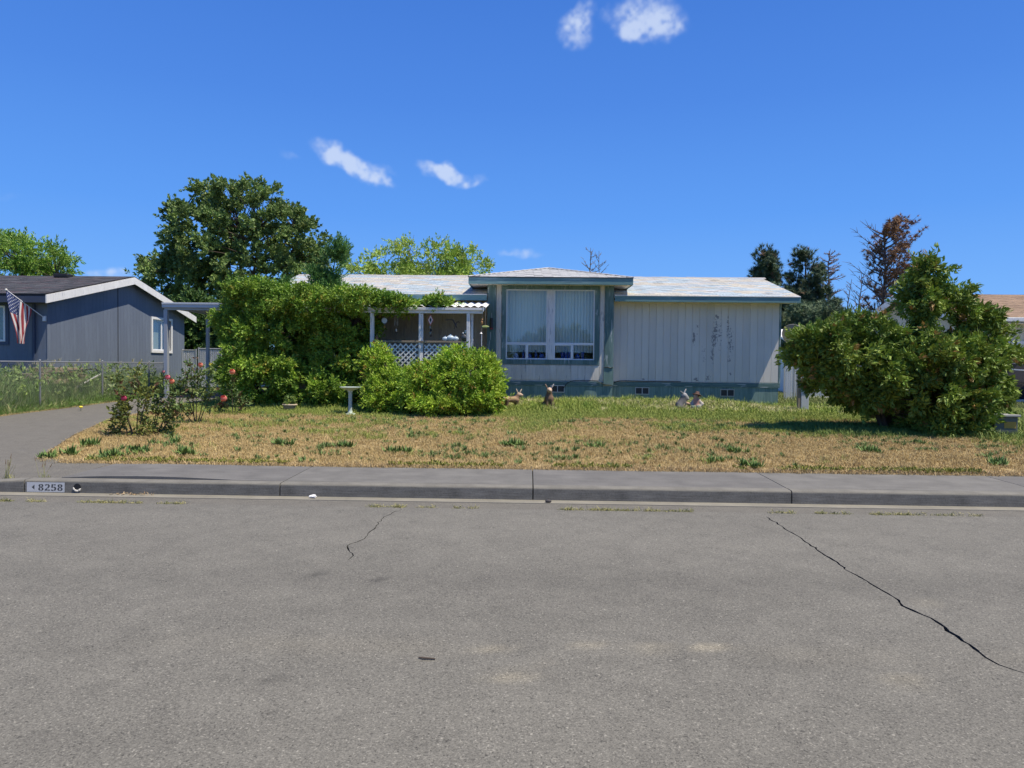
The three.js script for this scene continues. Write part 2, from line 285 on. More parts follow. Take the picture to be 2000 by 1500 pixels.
  for (const c of cracks) {
    const P = []; c.forEach(([a, b, r], i) => { const d = ray(a, b), t = -1.6 / d.y, p = [d.x * t, d.z * t, r]; if (i) { const l = P[P.length - 1], L = Math.hypot(p[0] - l[0], p[1] - l[1]), n = Math.max(1, Math.round(L / 0.07)); for (let k = 1; k < n; k++) { const s = k / n; P.push([mix(l[0], p[0], s) + rr(-0.014, 0.014), mix(l[1], p[1], s) + rr(-0.014, 0.014), Math.max(0.003, mix(l[2], p[2], s) * rr(0.5, 1.5))]); } } P.push(p); });
    const L = [], Rr = []; P.forEach((p, i) => { const a = P[Math.max(0, i - 1)], b = P[Math.min(P.length - 1, i + 1)], dx = b[0] - a[0], dz = b[1] - a[1], l = Math.hypot(dx, dz); const r = i === 0 || i === P.length - 1 ? 0.002 : p[2]; L.push([p[0] - dz / l * r, p[1] + dx / l * r]); Rr.unshift([p[0] + dz / l * r, p[1] - dx / l * r]); });
    const sh = new THREE.Shape([...L, ...Rr].map(([x, z]) => new THREE.Vector2(x, -z)));
    const cg = new THREE.ExtrudeGeometry(sh, { depth: 0.12, bevelEnabled: false }); cg.rotateX(-Math.PI / 2); cg.translate(0, -0.06, 0);
    cg.setAttribute('color', new THREE.Float32BufferAttribute(new Float32Array(cg.attributes.position.count * 3).fill(0.45), 3));
    const br = new Brush(cg, M.asphalt); br.updateMatrixWorld(); road = ev.evaluate(road, br, SUBTRACTION); road.updateMatrixWorld();
  }
  const o = fin(new THREE.Mesh(road.geometry, M.asphalt)); o.name = 'road'; o.userData = { kind: 'structure', label: 'grey asphalt street with a long crack across it' }; scene.add(o);
  const strip = structure('asphalt_strip', 'narrow asphalt strip beside the gutter');
  part(strip, 'strip', [B(-120, 120, -0.1, -0.003, KZ + 0.21, KZ + 0.548)], M.asphaltDrive);
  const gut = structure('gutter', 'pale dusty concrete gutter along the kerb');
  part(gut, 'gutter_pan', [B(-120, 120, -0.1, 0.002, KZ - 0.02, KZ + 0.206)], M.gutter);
}
const KX = [-9.2, W(48, 955, KZ).x, W(547, 960, KZ).x, W(1041, 962, KZ).x, W(1546, 974, KZ).x];
KX.push(KX[4] + 3.06, KX[4] + 6.12, KX[4] + 9.2, KX[4] + 40); 
{
  // kerb profile: battered face, rounded arris, flat top
  const kerb = structure('kerb', 'weathered concrete kerb with a painted house number');
  const prof = (h) => { const p = [[KZ + 0.012, -0.08]]; p.push([KZ + 0.004, h - 0.03]); for (let k = 0; k <= 5; k++) { const a = k / 5 * Math.PI / 2; p.push([KZ - 0.026 + 0.03 * Math.cos(a), h - 0.03 + 0.03 * Math.sin(a)]); } p.push([KZ - 0.15, h + 0.004], [KZ - 0.15, -0.08]); return p; };
  const hAt = (x) => 0.155 - 0.125 * ss(KX[1] + 0.1, KX[1] - 1.7, x);
  for (let i = 0; i < KX.length - 1; i++) {
    const x0 = KX[i] + 0.007, x1 = KX[i + 1] - 0.007, n = Math.max(2, Math.round((x1 - x0) / 0.25)), P = [], T = [];
    for (let k = 0; k < n; k++) {
      const a = mix(x0, x1, k / n), b = mix(x0, x1, (k + 1) / n), pa = prof(hAt(a)), pb = prof(hAt(b));
      const wob = (x) => 0.004 * (fbm(x * 1.5, 7, 151, 3) - 0.5);
      for (let q = 0; q < pa.length - 1; q++) { const A = [a, pa[q][1] + wob(a), pa[q][0]], Bq = [b, pb[q][1] + wob(b), pb[q][0]], C = [b, pb[q + 1][1] + wob(b), pb[q + 1][0]], D = [a, pa[q + 1][1] + wob(a), pa[q + 1][0]]; (q >= 3 ? T : P).push(A, Bq, C, A, C, D); }
    }
    for (const [x, s] of [[x0, 1], [x1, -1]]) { const p = prof(hAt(x)); for (let q = 1; q < p.length - 1; q++) { const t = [[x, p[0][1], p[0][0]], [x, p[q][1], p[q][0]], [x, p[q + 1][1], p[q + 1][0]]]; P.push(...(s > 0 ? t : t.reverse())); } }
    const seg = part(kerb, 'kerb_stone', tri(P), M.kerb); part(seg, 'kerb_top', tri(T), M.kerbTop);
  }
  // painted house number, lettering on a white patch
  const c = document.createElement('canvas'); c.width = 512; c.height = 160; const x = c.getContext('2d');
  x.fillStyle = '#d9dad8'; x.fillRect(0, 0, 512, 160); x.fillStyle = '#4a4c4e'; x.font = 'bold 150px sans-serif'; x.textBaseline = 'middle';
  '8258'.split('').forEach((d, i) => { x.fillText(d, 150 + i * 86, 86); });
  x.fillStyle = '#d9dad8'; for (let i = 0; i < 4; i++) x.fillRect(150 + i * 86 + 38, 20, 5, 130);       // stencil bridges
  x.fillStyle = '#4a4c4e'; x.beginPath(); x.moveTo(66, 82); x.lineTo(104, 40); x.lineTo(104, 124); x.closePath(); x.fill();
  reseed(5); x.fillStyle = '#8f8f8c'; for (let i = 0; i < 260; i++) x.fillRect(R() * 512, R() < 0.5 ? 130 + R() * 30 : R() * 160, 1 + R() * 5, 1 + R() * 2.5);
  const ct = new THREE.CanvasTexture(c); ct.colorSpace = THREE.SRGBColorSpace;
  const pm = mat([0.86, 0.86, 0.86], 0.7, { map: ct });
  const p0 = W(50, 955, KZ).x + 0.02, p1 = W(127, 955, KZ).x;
  const s = new THREE.PlaneGeometry(p1 - p0, 0.118).translate((p0 + p1) / 2, 0.068, 0); { const p = s.attributes.position; for (let i = 0; i < p.count; i++) p.setZ(i, KZ + 0.0125 - (p.getY(i) + 0.08) * 0.037); }
  part(kerb, 'painted_number', s, pm, { keepUV: true, label: 'white painted patch with arrow and number 8258' });
  // drain outlet: dark pipe mouth in the kerb face with a pale broken rim
  const dp = W(152, 957, KZ), dg = new THREE.CylinderGeometry(0.042, 0.042, 0.03, 20, 1).rotateX(Math.PI / 2).translate(dp.x, 0.075, KZ - 0.001);
  const dr = part(kerb, 'drain_outlet', dg, M.black);
  reseed(9); const rim = []; for (let i = 0; i < 9; i++) { const a = -2.9 + i * 0.3; rim.push(new THREE.DodecahedronGeometry(rr(0.007, 0.014), 0).translate(dp.x + Math.cos(a) * 0.045, 0.075 + Math.sin(a) * 0.045, KZ + 0.014)); }
  part(dr, 'broken_rim', rim, mat([0.62, 0.60, 0.55], 0.9));
}
{
  const walk = structure('sidewalk', 'grey concrete sidewalk of long slabs behind the kerb');
  const xs = [KX[1] + 0.35, ...KX.slice(2)];
  for (let i = 0; i < xs.length - 1; i++) {
    const lift = i === 0 ? 0.034 : 0, a = xs[i] + 0.006, b = xs[i + 1] - 0.006;
    const g = new THREE.BoxGeometry(b - a, 0.12, 1.15, Math.max(2, Math.round((b - a) / 0.3)), 1, 6).translate((a + b) / 2, 0.1, KZ - 0.16 - 0.575);
    const p = g.attributes.position; for (let k = 0; k < p.count; k++) { const t = (KZ - 0.16 - p.getZ(k)) / 1.15, u = (p.getX(k) - a) / (b - a); p.setY(k, p.getY(k) + t * 0.022 - 0.002 + lift * Math.sin(Math.PI * Math.min(1, u * 1.15 + 0.08)) * (1 - 0.8 * t) + 0.004 * (fbm(p.getX(k) * 1.2, t * 2, 157, 2) - 0.5)); }
    g.computeVertexNormals(); part(walk, 'slab', g, i % 2 ? M.concrete : M.concreteB);
  }
  // driveway and its apron
  const dv = structure('driveway', 'worn asphalt driveway leading up to the carport');
  const zs = [KZ - 0.155]; for (let z = -8.9; z > -29; z -= 0.4) zs.push(z);
  const P = []; const yAt = (x, z) => z > SW ? mix(0.03 + 0.125 * ss(KX[1] - 1.7, KX[1] + 0.1, x), 0.182, (KZ - 0.155 - z) / (KZ - 0.155 - SW)) : H(x, z) + 0.022 * ss(SW, SW - 0.8, z) + 0.004;
  for (let j = 0; j < zs.length - 1; j++) { const a = zs[j], b = zs[j + 1], n = 8;
    for (let i = 0; i < n; i++) { const L = (z, k) => { const l = z > -10.2 ? -17 : driveLeft(z), r = z > SW ? KX[1] + 0.34 : driveRight(z); const x = mix(l, r, k / n); return [x, yAt(x, z), z]; }; const A = L(a, i), Bq = L(a, i + 1), C = L(b, i + 1), D = L(b, i); P.push(A, Bq, C, A, C, D); } }
  part(dv, 'surface', tri(P), M.asphaltDrive);
}

// ---------------------------------------------------------------- main house
const ZW = -21, ZB = -20.65;
const X = (px, z = ZW, py = 660) => W(px, py, z).x, Y = (px, py, z = ZW) => W(px, py, z).y;
function shingles(parent, name, o, u, v, len, wFn, colFn, mt, exp = 0.14, tabW = 0.3) {   // o origin at the eave, u along it, v up the slope
  const n = u.clone().cross(v).normalize(); if (n.y < 0) n.negate();
  const pos = [], col = [], rows = Math.ceil(len / exp);
  for (let k = 0; k < rows; k++) {
    const v0 = k * exp - 0.01, v1 = Math.min(len, v0 + exp + 0.07), [l, r] = wFn((v0 + exp / 2)); if (r - l < 0.05) continue;
    let a = l - (k % 2 ? tabW / 2 : 0) - R() * 0.02;
    while (a < r) {
      const b0 = Math.max(l, a + 0.003), b1 = Math.min(r, a + tabW - 0.003); a += tabW; if (b1 - b0 < 0.02) continue;
      const lift = 0.012 + R() * 0.006, q = (uu, vv, h) => o.clone().addScaledVector(u, uu).addScaledVector(v, vv).addScaledVector(n, h);
      const A = q(b0, v0, lift), Bq = q(b1, v0, lift), C = q(b1, v1, 0.004), D = q(b0, v1, 0.004), E = q(b0, v0, 0), F = q(b1, v0, 0), c = colFn(k, (b0 + b1) / 2);
      for (const t of [A, Bq, C, A, C, D, E, F, Bq, E, Bq, A]) { pos.push(t.x, t.y, t.z); col.push(...c); }
    }
  }
  const g = new THREE.BufferGeometry(); g.setAttribute('position', new THREE.Float32BufferAttribute(pos, 3)); g.setAttribute('color', new THREE.Float32BufferAttribute(col, 3)); g.setAttribute('uv', new THREE.Float32BufferAttribute(new Float32Array(pos.length / 3 * 2), 2)); g.computeVertexNormals();
  return part(parent, name, g, mt, { stuff: true });
}
const shingleTex = tex(256, 256, (i, j) => { const a = hash(i, j, 161), b = fbm(i / 256 * 40, j / 256 * 40, 163, 3, 40); const k = 0.78 + 0.25 * (a - 0.5) + 0.5 * (b - 0.5); return [k, k, k]; });
M.shingle = mat([1, 1, 1], 0.95, { vertexColors: true, map: shingleTex, tile: [0.6, 0.6], side: THREE.DoubleSide });
// one window: frame members, panes, glass; rect in world metres
function pane(parent, x0, x1, y0, y1, z, fw = 0.035, mt = M.vinyl) {
  const f = part(parent, 'window_frame', [RB(x0, x1, y0, y0 + fw, z, z + 0.05, 0.004), RB(x0, x1, y1 - fw, y1, z, z + 0.05, 0.004), RB(x0, x0 + fw, y0 + fw, y1 - fw, z, z + 0.05, 0.004), RB(x1 - fw, x1, y0 + fw, y1 - fw, z, z + 0.05, 0.004)], mt);
  part(f, 'pane', B(x0 + fw - 0.004, x1 - fw + 0.004, y0 + fw - 0.004, y1 - fw + 0.004, z + 0.02, z + 0.024), M.glass); return f;
}
const house = thing('mobile_home', 'weathered white mobile home with teal trim, big double window and shingle roof', 'house', [0, 0.4, -24]);
{
  const xr = X(1521), xl = -7.4, yb = Y(1360, 746), yt = 3.56, yf = yb - 0.02;
  const bx0 = X(952, ZB), bx1 = X(1197, ZB), byt = 4.06;
  // window opening in the bay
  const wx0 = X(988, ZB), wxm0 = X(1069, ZB), wxm1 = X(1081, ZB), wx1 = X(1161, ZB), wyt = Y(1075, 565.5, ZB), wyb = Y(1075, 702.5, ZB), wyl = Y(1075, 671.5, ZB);
  // shell with thickness, open at the window only
  part(house, 'wall', [B(bx1, xr, 0.42, yt, ZW - 0.12, ZW - 0.002), B(xl, bx0, 0.42, yt, ZW - 0.12, ZW - 0.002), B(xr - 0.12, xr - 0.002, 0.42, yt, -27.4, ZW - 0.121), B(xl, xl + 0.12, 0.42, yt, -27.4, ZW - 0.121), B(xl, xr, 0.42, yt, -27.52, -27.4),
    B(xl + 0.12, xr - 0.12, 1.0, 1.12, -27.4, ZW - 0.12), B(xl + 0.12, xr - 0.12, 3.44, yt - 0.01, -27.4, ZW - 0.12)], M.siding);
  part(house, 'bay_wall', [B(bx0 + 0.03, wx0, 0.42, byt, ZB - 0.12, ZB - 0.002), B(wx1, bx1 - 0.03, 0.42, byt, ZB - 0.12, ZB - 0.002), B(wx0, wx1, 0.42, wyb, ZB - 0.12, ZB - 0.002), B(wx0, wx1, wyt, byt, ZB - 0.12, ZB - 0.002),
    B(bx0, bx0 + 0.03, 0.42, byt, -24, ZB - 0.003), B(bx1 - 0.03, bx1, 0.42, byt, -24, ZB - 0.003)], M.siding);
  // siding boards, right wall; the middle ones are peeling
  reseed(71);
  const peel = tex(1024, 1024, (i, j) => {           // covers the whole right wall once: 4.95 m x 2.45 m, peeled paint where the photograph shows it
    const u = i / 1024, v = j / 1024, px = mix(1197, 1521, u), py = mix(746, 590, v);
    const g = fbm(u * 420, v * 10, 171, 3), f = fbm(u * 9, v * 3, 173, 4), n = fbm(u * 130, v * 60, 175, 4), n2 = fbm(u * 300, v * 140, 177, 2);
    const board = hash(Math.floor((px - 1197) / 14.1), 3, 179);
    let k = 0.93 + 0.11 * (board - 0.5) + 0.14 * (f - 0.5) + 0.09 * (g - 0.5), p = 0;
    const S = (a, b, rx, ry, d) => { const q = ((px - a) / rx) ** 2 + ((py - b) / ry) ** 2; if (q < 4) p = Math.max(p, d * Math.exp(-q)); };
    S(1355, 660, 3.5, 14, 0.85); S(1362, 645, 3, 20, 0.5); S(1397, 650, 6, 40, 0.62); S(1392, 680, 5, 55, 0.55); S(1406, 655, 5, 35, 0.55); S(1427, 665, 9, 40, 0.52); S(1421, 640, 3, 40, 0.6); S(1400, 618, 9, 7, 0.55); S(1361, 741, 6, 5, 0.7); S(1383, 737, 8, 7, 0.6); S(1427, 730, 3, 4, 0.7); S(1425, 700, 6, 12, 0.5); S(1375, 690, 6, 40, 0.38); S(1258, 742, 4, 2, 0.7); S(1345, 743, 5, 3, 0.5);
    const d = ss(0.40, 0.52, p * 0.85 + (n - 0.5) * 0.9 + (n2 - 0.5) * 0.35 + (g - 0.5) * 0.3);
    const c = [0.67 * k, 0.64 * k, 0.575 * k]; return mix3(c, [0.20, 0.195, 0.20], d * Math.min(1, p * 2.2) * 0.85);
  }, true, false);
  const mPeel = mat([1, 1, 1], 0.82, { map: peel, bumpMap: grainBump, bumpScale: 0.0015 });
  const x0 = X(1197), wd = (X(1521) - x0) / 23, u0 = X(1197), u1 = X(1521), v0 = Y(1360, 746), v1 = Y(1360, 590);
  for (let i = 0; i < 23; i++) {
    const a = x0 + i * wd, gap = [4, 5, 8, 10, 12, 16].includes(i) ? 0.008 : 0.004, g = RB(a + gap / 2, a + wd - gap / 2, yb + (i === 6 || i === 15 ? 0.008 : 0), yt, ZW, ZW + 0.018 + R() * 0.003, 0.003);
    const p = g.attributes.position, uv = g.attributes.uv; for (let k = 0; k < p.count; k++) uv.setXY(k, (p.getX(k) - u0) / (u1 - u0), (p.getY(k) - v0) / (v1 - v0));
    part(house, 'siding_board', g, mPeel, { keepUV: true });
  }
  const boards = (a, b, y0, y1, z, w = 0.205, mt) => { const n = Math.max(1, Math.round((b - a) / w)), s = (b - a) / n; for (let i = 0; i < n; i++) part(house, 'siding_board', RB(a + i * s + 0.003, a + (i + 1) * s - 0.003, y0, y1, z, z + 0.018 + R() * 0.003, 0.003), mt ?? (R() < 0.5 ? M.siding : M.sidingB)); };
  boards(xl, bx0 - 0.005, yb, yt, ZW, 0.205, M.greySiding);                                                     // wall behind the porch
  boards(X(979, ZB), X(1171, ZB), Y(1075, 742, ZB), Y(1075, 713.5, ZB), ZB);               // below the window
  boards(X(969, ZB), X(979, ZB) - 0.004, Y(975, 741, ZB), byt, ZB, 0.3); boards(X(1171, ZB) + 0.004, X(1180, ZB), Y(1175, 742, ZB), byt, ZB, 0.3);
  // teal columns, window surround, trim bands, skirt
  part(house, 'column', RB(bx0 - 0.01, X(968.5, ZB), 0.5, byt, ZB, ZB + 0.05), M.teal);
  const rc = part(house, 'column', RB(X(1180.5, ZB), bx1 + 0.012, Y(1190, 751, ZB), byt, ZB, ZB + 0.05), M.teal);
  part(rc, 'column_base', RB(X(1180, ZB) - 0.008, bx1 + 0.02, Y(1190, 752, ZB), Y(1190, 717.5, ZB), ZB + 0.02, ZB + 0.062), M.skirt);
  const sy0 = Y(1075, 712, ZB), sy1 = Y(1075, 553, ZB) + 0.02, sx0 = X(979.5, ZB), sx1 = X(1170.5, ZB);
  for (const g of [RB(sx0, sx1, sy0, wyb, ZB, ZB + 0.034), RB(sx0, sx1, wyt, sy1, ZB, ZB + 0.034), RB(sx0, wx0, wyb, wyt, ZB, ZB + 0.034), RB(wx1, sx1, wyb, wyt, ZB, ZB + 0.034)]) part(house, 'window_surround', g, M.teal);
  part(house, 'mullion_board', RB(wxm0, wxm1, wyb, wyt, ZB - 0.05, ZB + 0.03), M.oldWhite);
  const tb = (a, b, z) => { part(house, 'trim_band', RB(a, b, yf - 0.13, yf, z, z + 0.035), M.teal, { swap: true }); };
  tb(bx1 + 0.015, xr + 0.05, ZW); tb(bx0 + 0.3, X(1180, ZB) - 0.01, ZB); tb(xl, bx0 - 0.012, ZW);
  const sk = (a, b, z) => { const n = Math.round((b - a) / 2.4), s = (b - a) / n; for (let i = 0; i < n; i++) part(house, 'skirt_panel', B(a + i * s + 0.003, a + (i + 1) * s - 0.003, 0.36, yf - 0.131, z, z + 0.016), M.skirt); };
  sk(bx1 + 0.002, xr + 0.01, ZW); sk(bx0 - 0.01, bx1, ZB); sk(xl, bx0 - 0.012, ZW);
  part(house, 'corner_board', RB(xr + 0.001, xr + 0.06, yf, yt, ZW - 0.14, ZW + 0.026), M.teal);
  for (const [px, z] of [[1098, ZB], [1265.5, ZW], [1434, ZW]]) {
    const c = W(px, 0, z).x, y = Y(px, px > 1400 ? 767.5 : px > 1200 ? 763.5 : 759.5, z), zz = z + 0.017;
    const f = part(house, 'skirt_vent', [B(c - 0.205, c + 0.205, y - 0.105, y - 0.085, zz, zz + 0.02), B(c - 0.205, c + 0.205, y + 0.085, y + 0.105, zz, zz + 0.02), B(c - 0.205, c - 0.185, y - 0.085, y + 0.085, zz, zz + 0.02), B(c + 0.185, c + 0.205, y - 0.085, y + 0.085, zz, zz + 0.02), B(c - 0.012, c + 0.012, y - 0.085, y + 0.085, zz, zz + 0.02)], M.galv);
    part(f, 'screen', B(c - 0.186, c + 0.186, y - 0.086, y + 0.086, zz, zz + 0.006), M.dark);
  }
  // cables along the skirt
  reseed(72);
  const cab = (pts, r = 0.009) => { const c = new THREE.CatmullRomCurve3(pts.map(([a, b, z]) => W(a, b, z))); part(house, 'cable', new THREE.TubeGeometry(c, 40, r, 6), M.black); };
  cab([[1101, 758, ZB + 0.05], [1106, 750, ZB + 0.05], [1115, 744.5, ZB + 0.05], [1140, 743.5, ZB + 0.05], [1164, 743.8, ZB + 0.05], [1174, 748, ZB + 0.05], [1182, 751, ZB + 0.075], [1194, 751.5, ZB + 0.075], [1200, 747, ZW + 0.06], [1207, 744.3, ZW + 0.05], [1260, 744.5, ZW + 0.045], [1330, 745.2, ZW + 0.045]]);
  cab([[1180, 718, ZB + 0.066], [1186, 717, ZB + 0.07], [1192, 718.5, ZB + 0.07], [1197, 717.5, ZB + 0.066]], 0.012);
  // windows
  const zf = ZB - 0.045;
  pane(house, wx0, wxm0, wyl, wyt, zf); pane(house, wxm1, wx1, wyl, wyt, zf);
  const m1 = X(1029, ZB), m2 = X(1118, ZB);
  pane(house, wx0, m1, wyb, wyl - 0.002, zf + 0.012); pane(house, m1 + 0.002, wxm0, wyb, wyl - 0.002, zf, 0.04); pane(house, wxm1, m2, wyb, wyl - 0.002, zf + 0.012, 0.045); pane(house, m2 + 0.002, wx1, wyb, wyl - 0.002, zf, 0.03);
  part(house, 'window_shelf', B(wx0 - 0.1, wx1 + 0.1, wyb - 0.03, wyb + 0.03, ZB - 0.34, ZB - 0.125), M.interior);
  part(house, 'room_partition', [B(wx0 - 0.5, wx1 + 0.5, 1.12, 3.44, -24.1, -24.0)], M.interior);
  reseed(73); for (const [a, b] of [[wx0, wxm0], [wxm1, wx1]]) { const n = Math.round((b - a) / 0.088); for (let i = 0; i < n; i++) { const c = a + (i + 0.5) * (b - a) / n; const g = new THREE.CylinderGeometry(0.09, 0.09, wyt - wyb - 0.22, 5, 1, true, -0.55, 1.1).translate(0, 0, -0.09); g.rotateY(rr(-0.12, 0.12) + 0.2); part(house, 'blind_slat', g.translate(c, (wyt + wyb + 0.22) / 2, ZB - 0.36), M.blind); } }
  // porch: two-part roof structure comes below. Main roof
  const ez = -20.5, rz = -24, bz = -27.5, ey = W(1380, 578.5, ez).y, ry = W(1400, 543, rz).y, rx = W(1564, 580, ez).x, lx = -7.85;
  const tk = 0.05, slab = (z0, y0, z1, y1, a, b) => prism([[z0, y0 - tk], [z1, y1 - tk], [z1, y1], [z0, y0]], 'x', b - a).translate(a, 0, 0);
  const zm = -22.05, ym = mix(ey, ry, (zm - ez) / (rz - ez));
  const rf = part(house, 'roof', [slab(ez, ey - 0.015, rz, ry - 0.015, lx, bx0 - 0.012), slab(ez, ey - 0.015, rz, ry - 0.015, bx1 + 0.014, rx), slab(zm, ym - 0.015, rz, ry - 0.015, bx0 - 0.012, bx1 + 0.014), slab(rz, ry - 0.015, bz, ey - 0.015, lx, rx)], mat([0.4, 0.4, 0.4], 0.9));
  for (const x of [lx + 0.45, rx - 0.47]) part(house, 'gable', prism([[ZW - 0.13, yt], [-27.4, yt], [-27.4, yt + 0.03], [rz, ry - 0.09], [ZW - 0.13, yt + 0.03]], 'x', 0.1).translate(x - 0.05, 0, 0), M.siding);
  reseed(74);
  const pale = (k, u) => { const n = fbm(u * 1.1 + k * 0.35, k * 0.5, 181, 3), h = R(); const base = 0.64 + 0.12 * (R() - 0.5) + 0.05 * (n - 0.5); const t = n > 0.54 ? [1.06, 1.0, 0.86] : n < 0.46 ? [0.86, 1.0, 1.07] : [1, 1, 0.99]; const s = h < 0.05 ? 0.75 : 1; return [base * t[0] * s, base * t[1] * s, base * t[2] * s]; };
  const up = V(0, ry - ey, rz - ez), ul = up.length(); up.normalize();
  shingles(rf, 'shingles', V(lx, ey, ez), V(1, 0, 0), up, ul, () => [0, bx0 - 0.012 - lx], pale, M.shingle); shingles(rf, 'shingles', V(lx, ey, ez), V(1, 0, 0), up, ul, () => [bx1 + 0.014 - lx, rx - lx], pale, M.shingle);
  shingles(rf, 'shingles', V(lx, ym, zm), V(1, 0, 0), up, V(0, ry - ym, rz - zm).length(), () => [bx0 - 0.012 - lx, bx1 + 0.014 - lx], pale, M.shingle);
  shingles(rf, 'shingles', V(lx, ey, bz), V(1, 0, 0), V(0, ry - ey, rz - bz).normalize(), ul, () => [0, rx - lx], pale, M.shingle);
  { const cap = []; for (let x = lx; x < rx - 0.1; x += 0.29) cap.push(prism([[rz + 0.15, ry - 0.035], [rz, ry + 0.02 + R() * 0.012], [rz - 0.15, ry - 0.035], [rz, ry + 0.002]], 'x', 0.3).translate(x, 0, 0)); part(rf, 'ridge_cap', cap, mat([0.34, 0.33, 0.32], 0.95)); }
  const fl = (a, b, y, z, h = 0.17) => { part(house, 'fascia_board', RB(a, b, y - h, y - 0.014, z - 0.03, z + 0.004, 0.004), M.fascia, { swap: true }); part(house, 'drip_edge', B(a, b, y - 0.013, y + 0.006, z - 0.03, z + 0.02), M.whiteTrim); };
  fl(lx, X(950, ez), ey, ez); fl(X(1200, ez), rx, ey, ez);
  part(house, 'soffit', B(lx, bx0 - 0.02, ey - 0.15, ey - 0.13, ZW + 0.02, ez - 0.031), M.siding); part(house, 'soffit', B(bx1 + 0.02, rx, ey - 0.15, ey - 0.13, ZW + 0.02, ez - 0.031), M.siding);
  part(house, 'rake_board', [prism([[ez, ey - 0.17], [rz, ry - 0.17], [rz, ry - 0.02], [ez, ey - 0.02]], 'x', 0.03).translate(rx - 0.031, 0, 0)], M.fascia);
  part(house, 'rake_board', [prism([[ez, ey - 0.17], [rz, ry - 0.17], [rz, ry - 0.02], [ez, ey - 0.02]], 'x', 0.03).translate(lx + 0.001, 0, 0)], M.fascia);
  // bay roof: hip
  const hz = -20.15, hx0 = X(915, hz, 545), hx1 = X(1237, hz, 545), hy = W(1076, 541.5, hz).y, hw = (hx1 - hx0) / 2, hm = (hx0 + hx1) / 2, ay = hy + hw * 0.245, az = hz - hw, az2 = -24.6;
  const bay = part(house, 'bay_roof', [tri([[hx0, hy - 0.015, hz], [hx1, hy - 0.015, hz], [hm, ay - 0.015, az], [hx0, hy - 0.015, hz], [hm, ay - 0.015, az], [hm, ay - 0.015, az2], [hx0, hy - 0.015, hz], [hm, ay - 0.015, az2], [hx0, hy - 0.015, az2], [hx1, hy - 0.015, hz], [hm, ay - 0.015, az2], [hm, ay - 0.015, az], [hx1, hy - 0.015, hz], [hx1, hy - 0.015, az2], [hm, ay - 0.015, az2], [hx0, hy - 0.015, az2], [hm, ay - 0.015, az2], [hx1, hy - 0.015, az2]])], mat([0.4, 0.4, 0.4], 0.9, { side: THREE.DoubleSide }));
  const fu = V(0, ay - hy, az - hz), fL = fu.length(); fu.normalize();
  const paleB = (k, u) => { const b = 0.66 + 0.12 * (R() - 0.5), s = R() < 0.08 ? 0.6 : 1; return [b * s, b * s, b * s * 0.97]; };
  shingles(bay, 'shingles', V(hx0, hy, hz), V(1, 0, 0), fu, fL, (v) => [hw * v / fL, 2 * hw - hw * v / fL], paleB, M.shingle, 0.13, 0.26);
  for (const s of [-1, 1]) { const su = V(-s * hw, ay - hy, 0).normalize(); shingles(bay, 'shingles', V(s < 0 ? hx0 : hx1, hy, hz), V(0, 0, -1), su, fL, (v) => [hw * v / fL, hz - az2], paleB, M.shingle); }
  { const cap = []; for (const s of [-1, 1]) { const a = V(s < 0 ? hx0 : hx1, hy + 0.012, hz), b = V(hm, ay + 0.014, az); for (let k = 0; k < 11; k++) cap.push(cyl(a.clone().lerp(b, k / 11), a.clone().lerp(b, (k + 1.05) / 11), 0.03, 0.022, 5)); } part(bay, 'hip_cap', cap, mat([0.5, 0.5, 0.49], 0.95)); }
  const fb = (a, b, zA, zB, nm) => part(house, 'bay_fascia', nm ? RB(a, b, hy - 0.2, hy - 0.014, zA, zB, 0.004) : RB(a, b, hy - 0.2, hy - 0.014, zA, zB, 0.004), M.fascia, { swap: true });
  fb(hx0, hx1, hz - 0.03, hz + 0.004); fb(hx0, hx0 + 0.03, az2, hz - 0.031); fb(hx1 - 0.03, hx1, az2, hz - 0.031);
  part(house, 'bay_drip_edge', B(hx0 - 0.01, hx1 + 0.01, hy - 0.013, hy + 0.006, hz - 0.02, hz + 0.02), M.dark);
  part(house, 'bay_soffit', B(hx0 + 0.03, hx1 - 0.03, hy - 0.18, hy - 0.16, az2, hz - 0.031), M.siding);
  house.userData.pos = undefined; delete house.userData.pos;
  // blue glass on the window shelf
  const G = 'blue glassware on the window shelf';
  const jar = (px, pr, label, name = 'glass_jar') => { const c = X(px, ZB - 0.2, 695), y = wyb + 0.03; const o = thing(name, label, name === 'glass_jar' ? 'jar' : 'bottle', [c, y, ZB - 0.21], G); part(o, 'body', new THREE.LatheGeometry(pr.map(([r, h]) => new THREE.Vector2(r, h)), 18).translate(c, y, ZB - 0.21), M.blueGlass); return o; };
  const round = [[0.001, 0], [0.055, 0], [0.075, 0.05], [0.07, 0.10], [0.04, 0.125], [0.038, 0.15], [0.05, 0.16], [0.045, 0.16], [0.03, 0.14]], bottle = [[0.001, 0], [0.04, 0], [0.042, 0.12], [0.018, 0.17], [0.016, 0.24], [0.022, 0.245], [0.015, 0.25]], tall = [[0.001, 0], [0.045, 0], [0.05, 0.2], [0.046, 0.2], [0.042, 0.02]], squat = [[0.001, 0], [0.07, 0], [0.085, 0.06], [0.06, 0.12], [0.065, 0.14], [0.055, 0.14]];
  jar(1008, round, 'round blue glass jar next to a slim blue bottle'); jar(1022, bottle, 'slim necked blue bottle beside the window divider', 'glass_bottle'); jar(1033, squat, 'squat blue jar tight against the lower divider');
  jar(1046.5, bottle, 'slim blue bottle standing alone between two jars', 'glass_bottle'); jar(1058, squat, 'wide dark blue jar beside the white mullion board'); 
  for (const p of [1098, 1105, 1112]) jar(p, tall, 'tall straight blue glass, one of three in a row', 'glass_bottle'); jar(1128, round, 'round blue jar between tall blue glasses on the shelf'); jar(1138, tall, 'tall blue glass standing beside a round jar', 'glass_bottle');
}
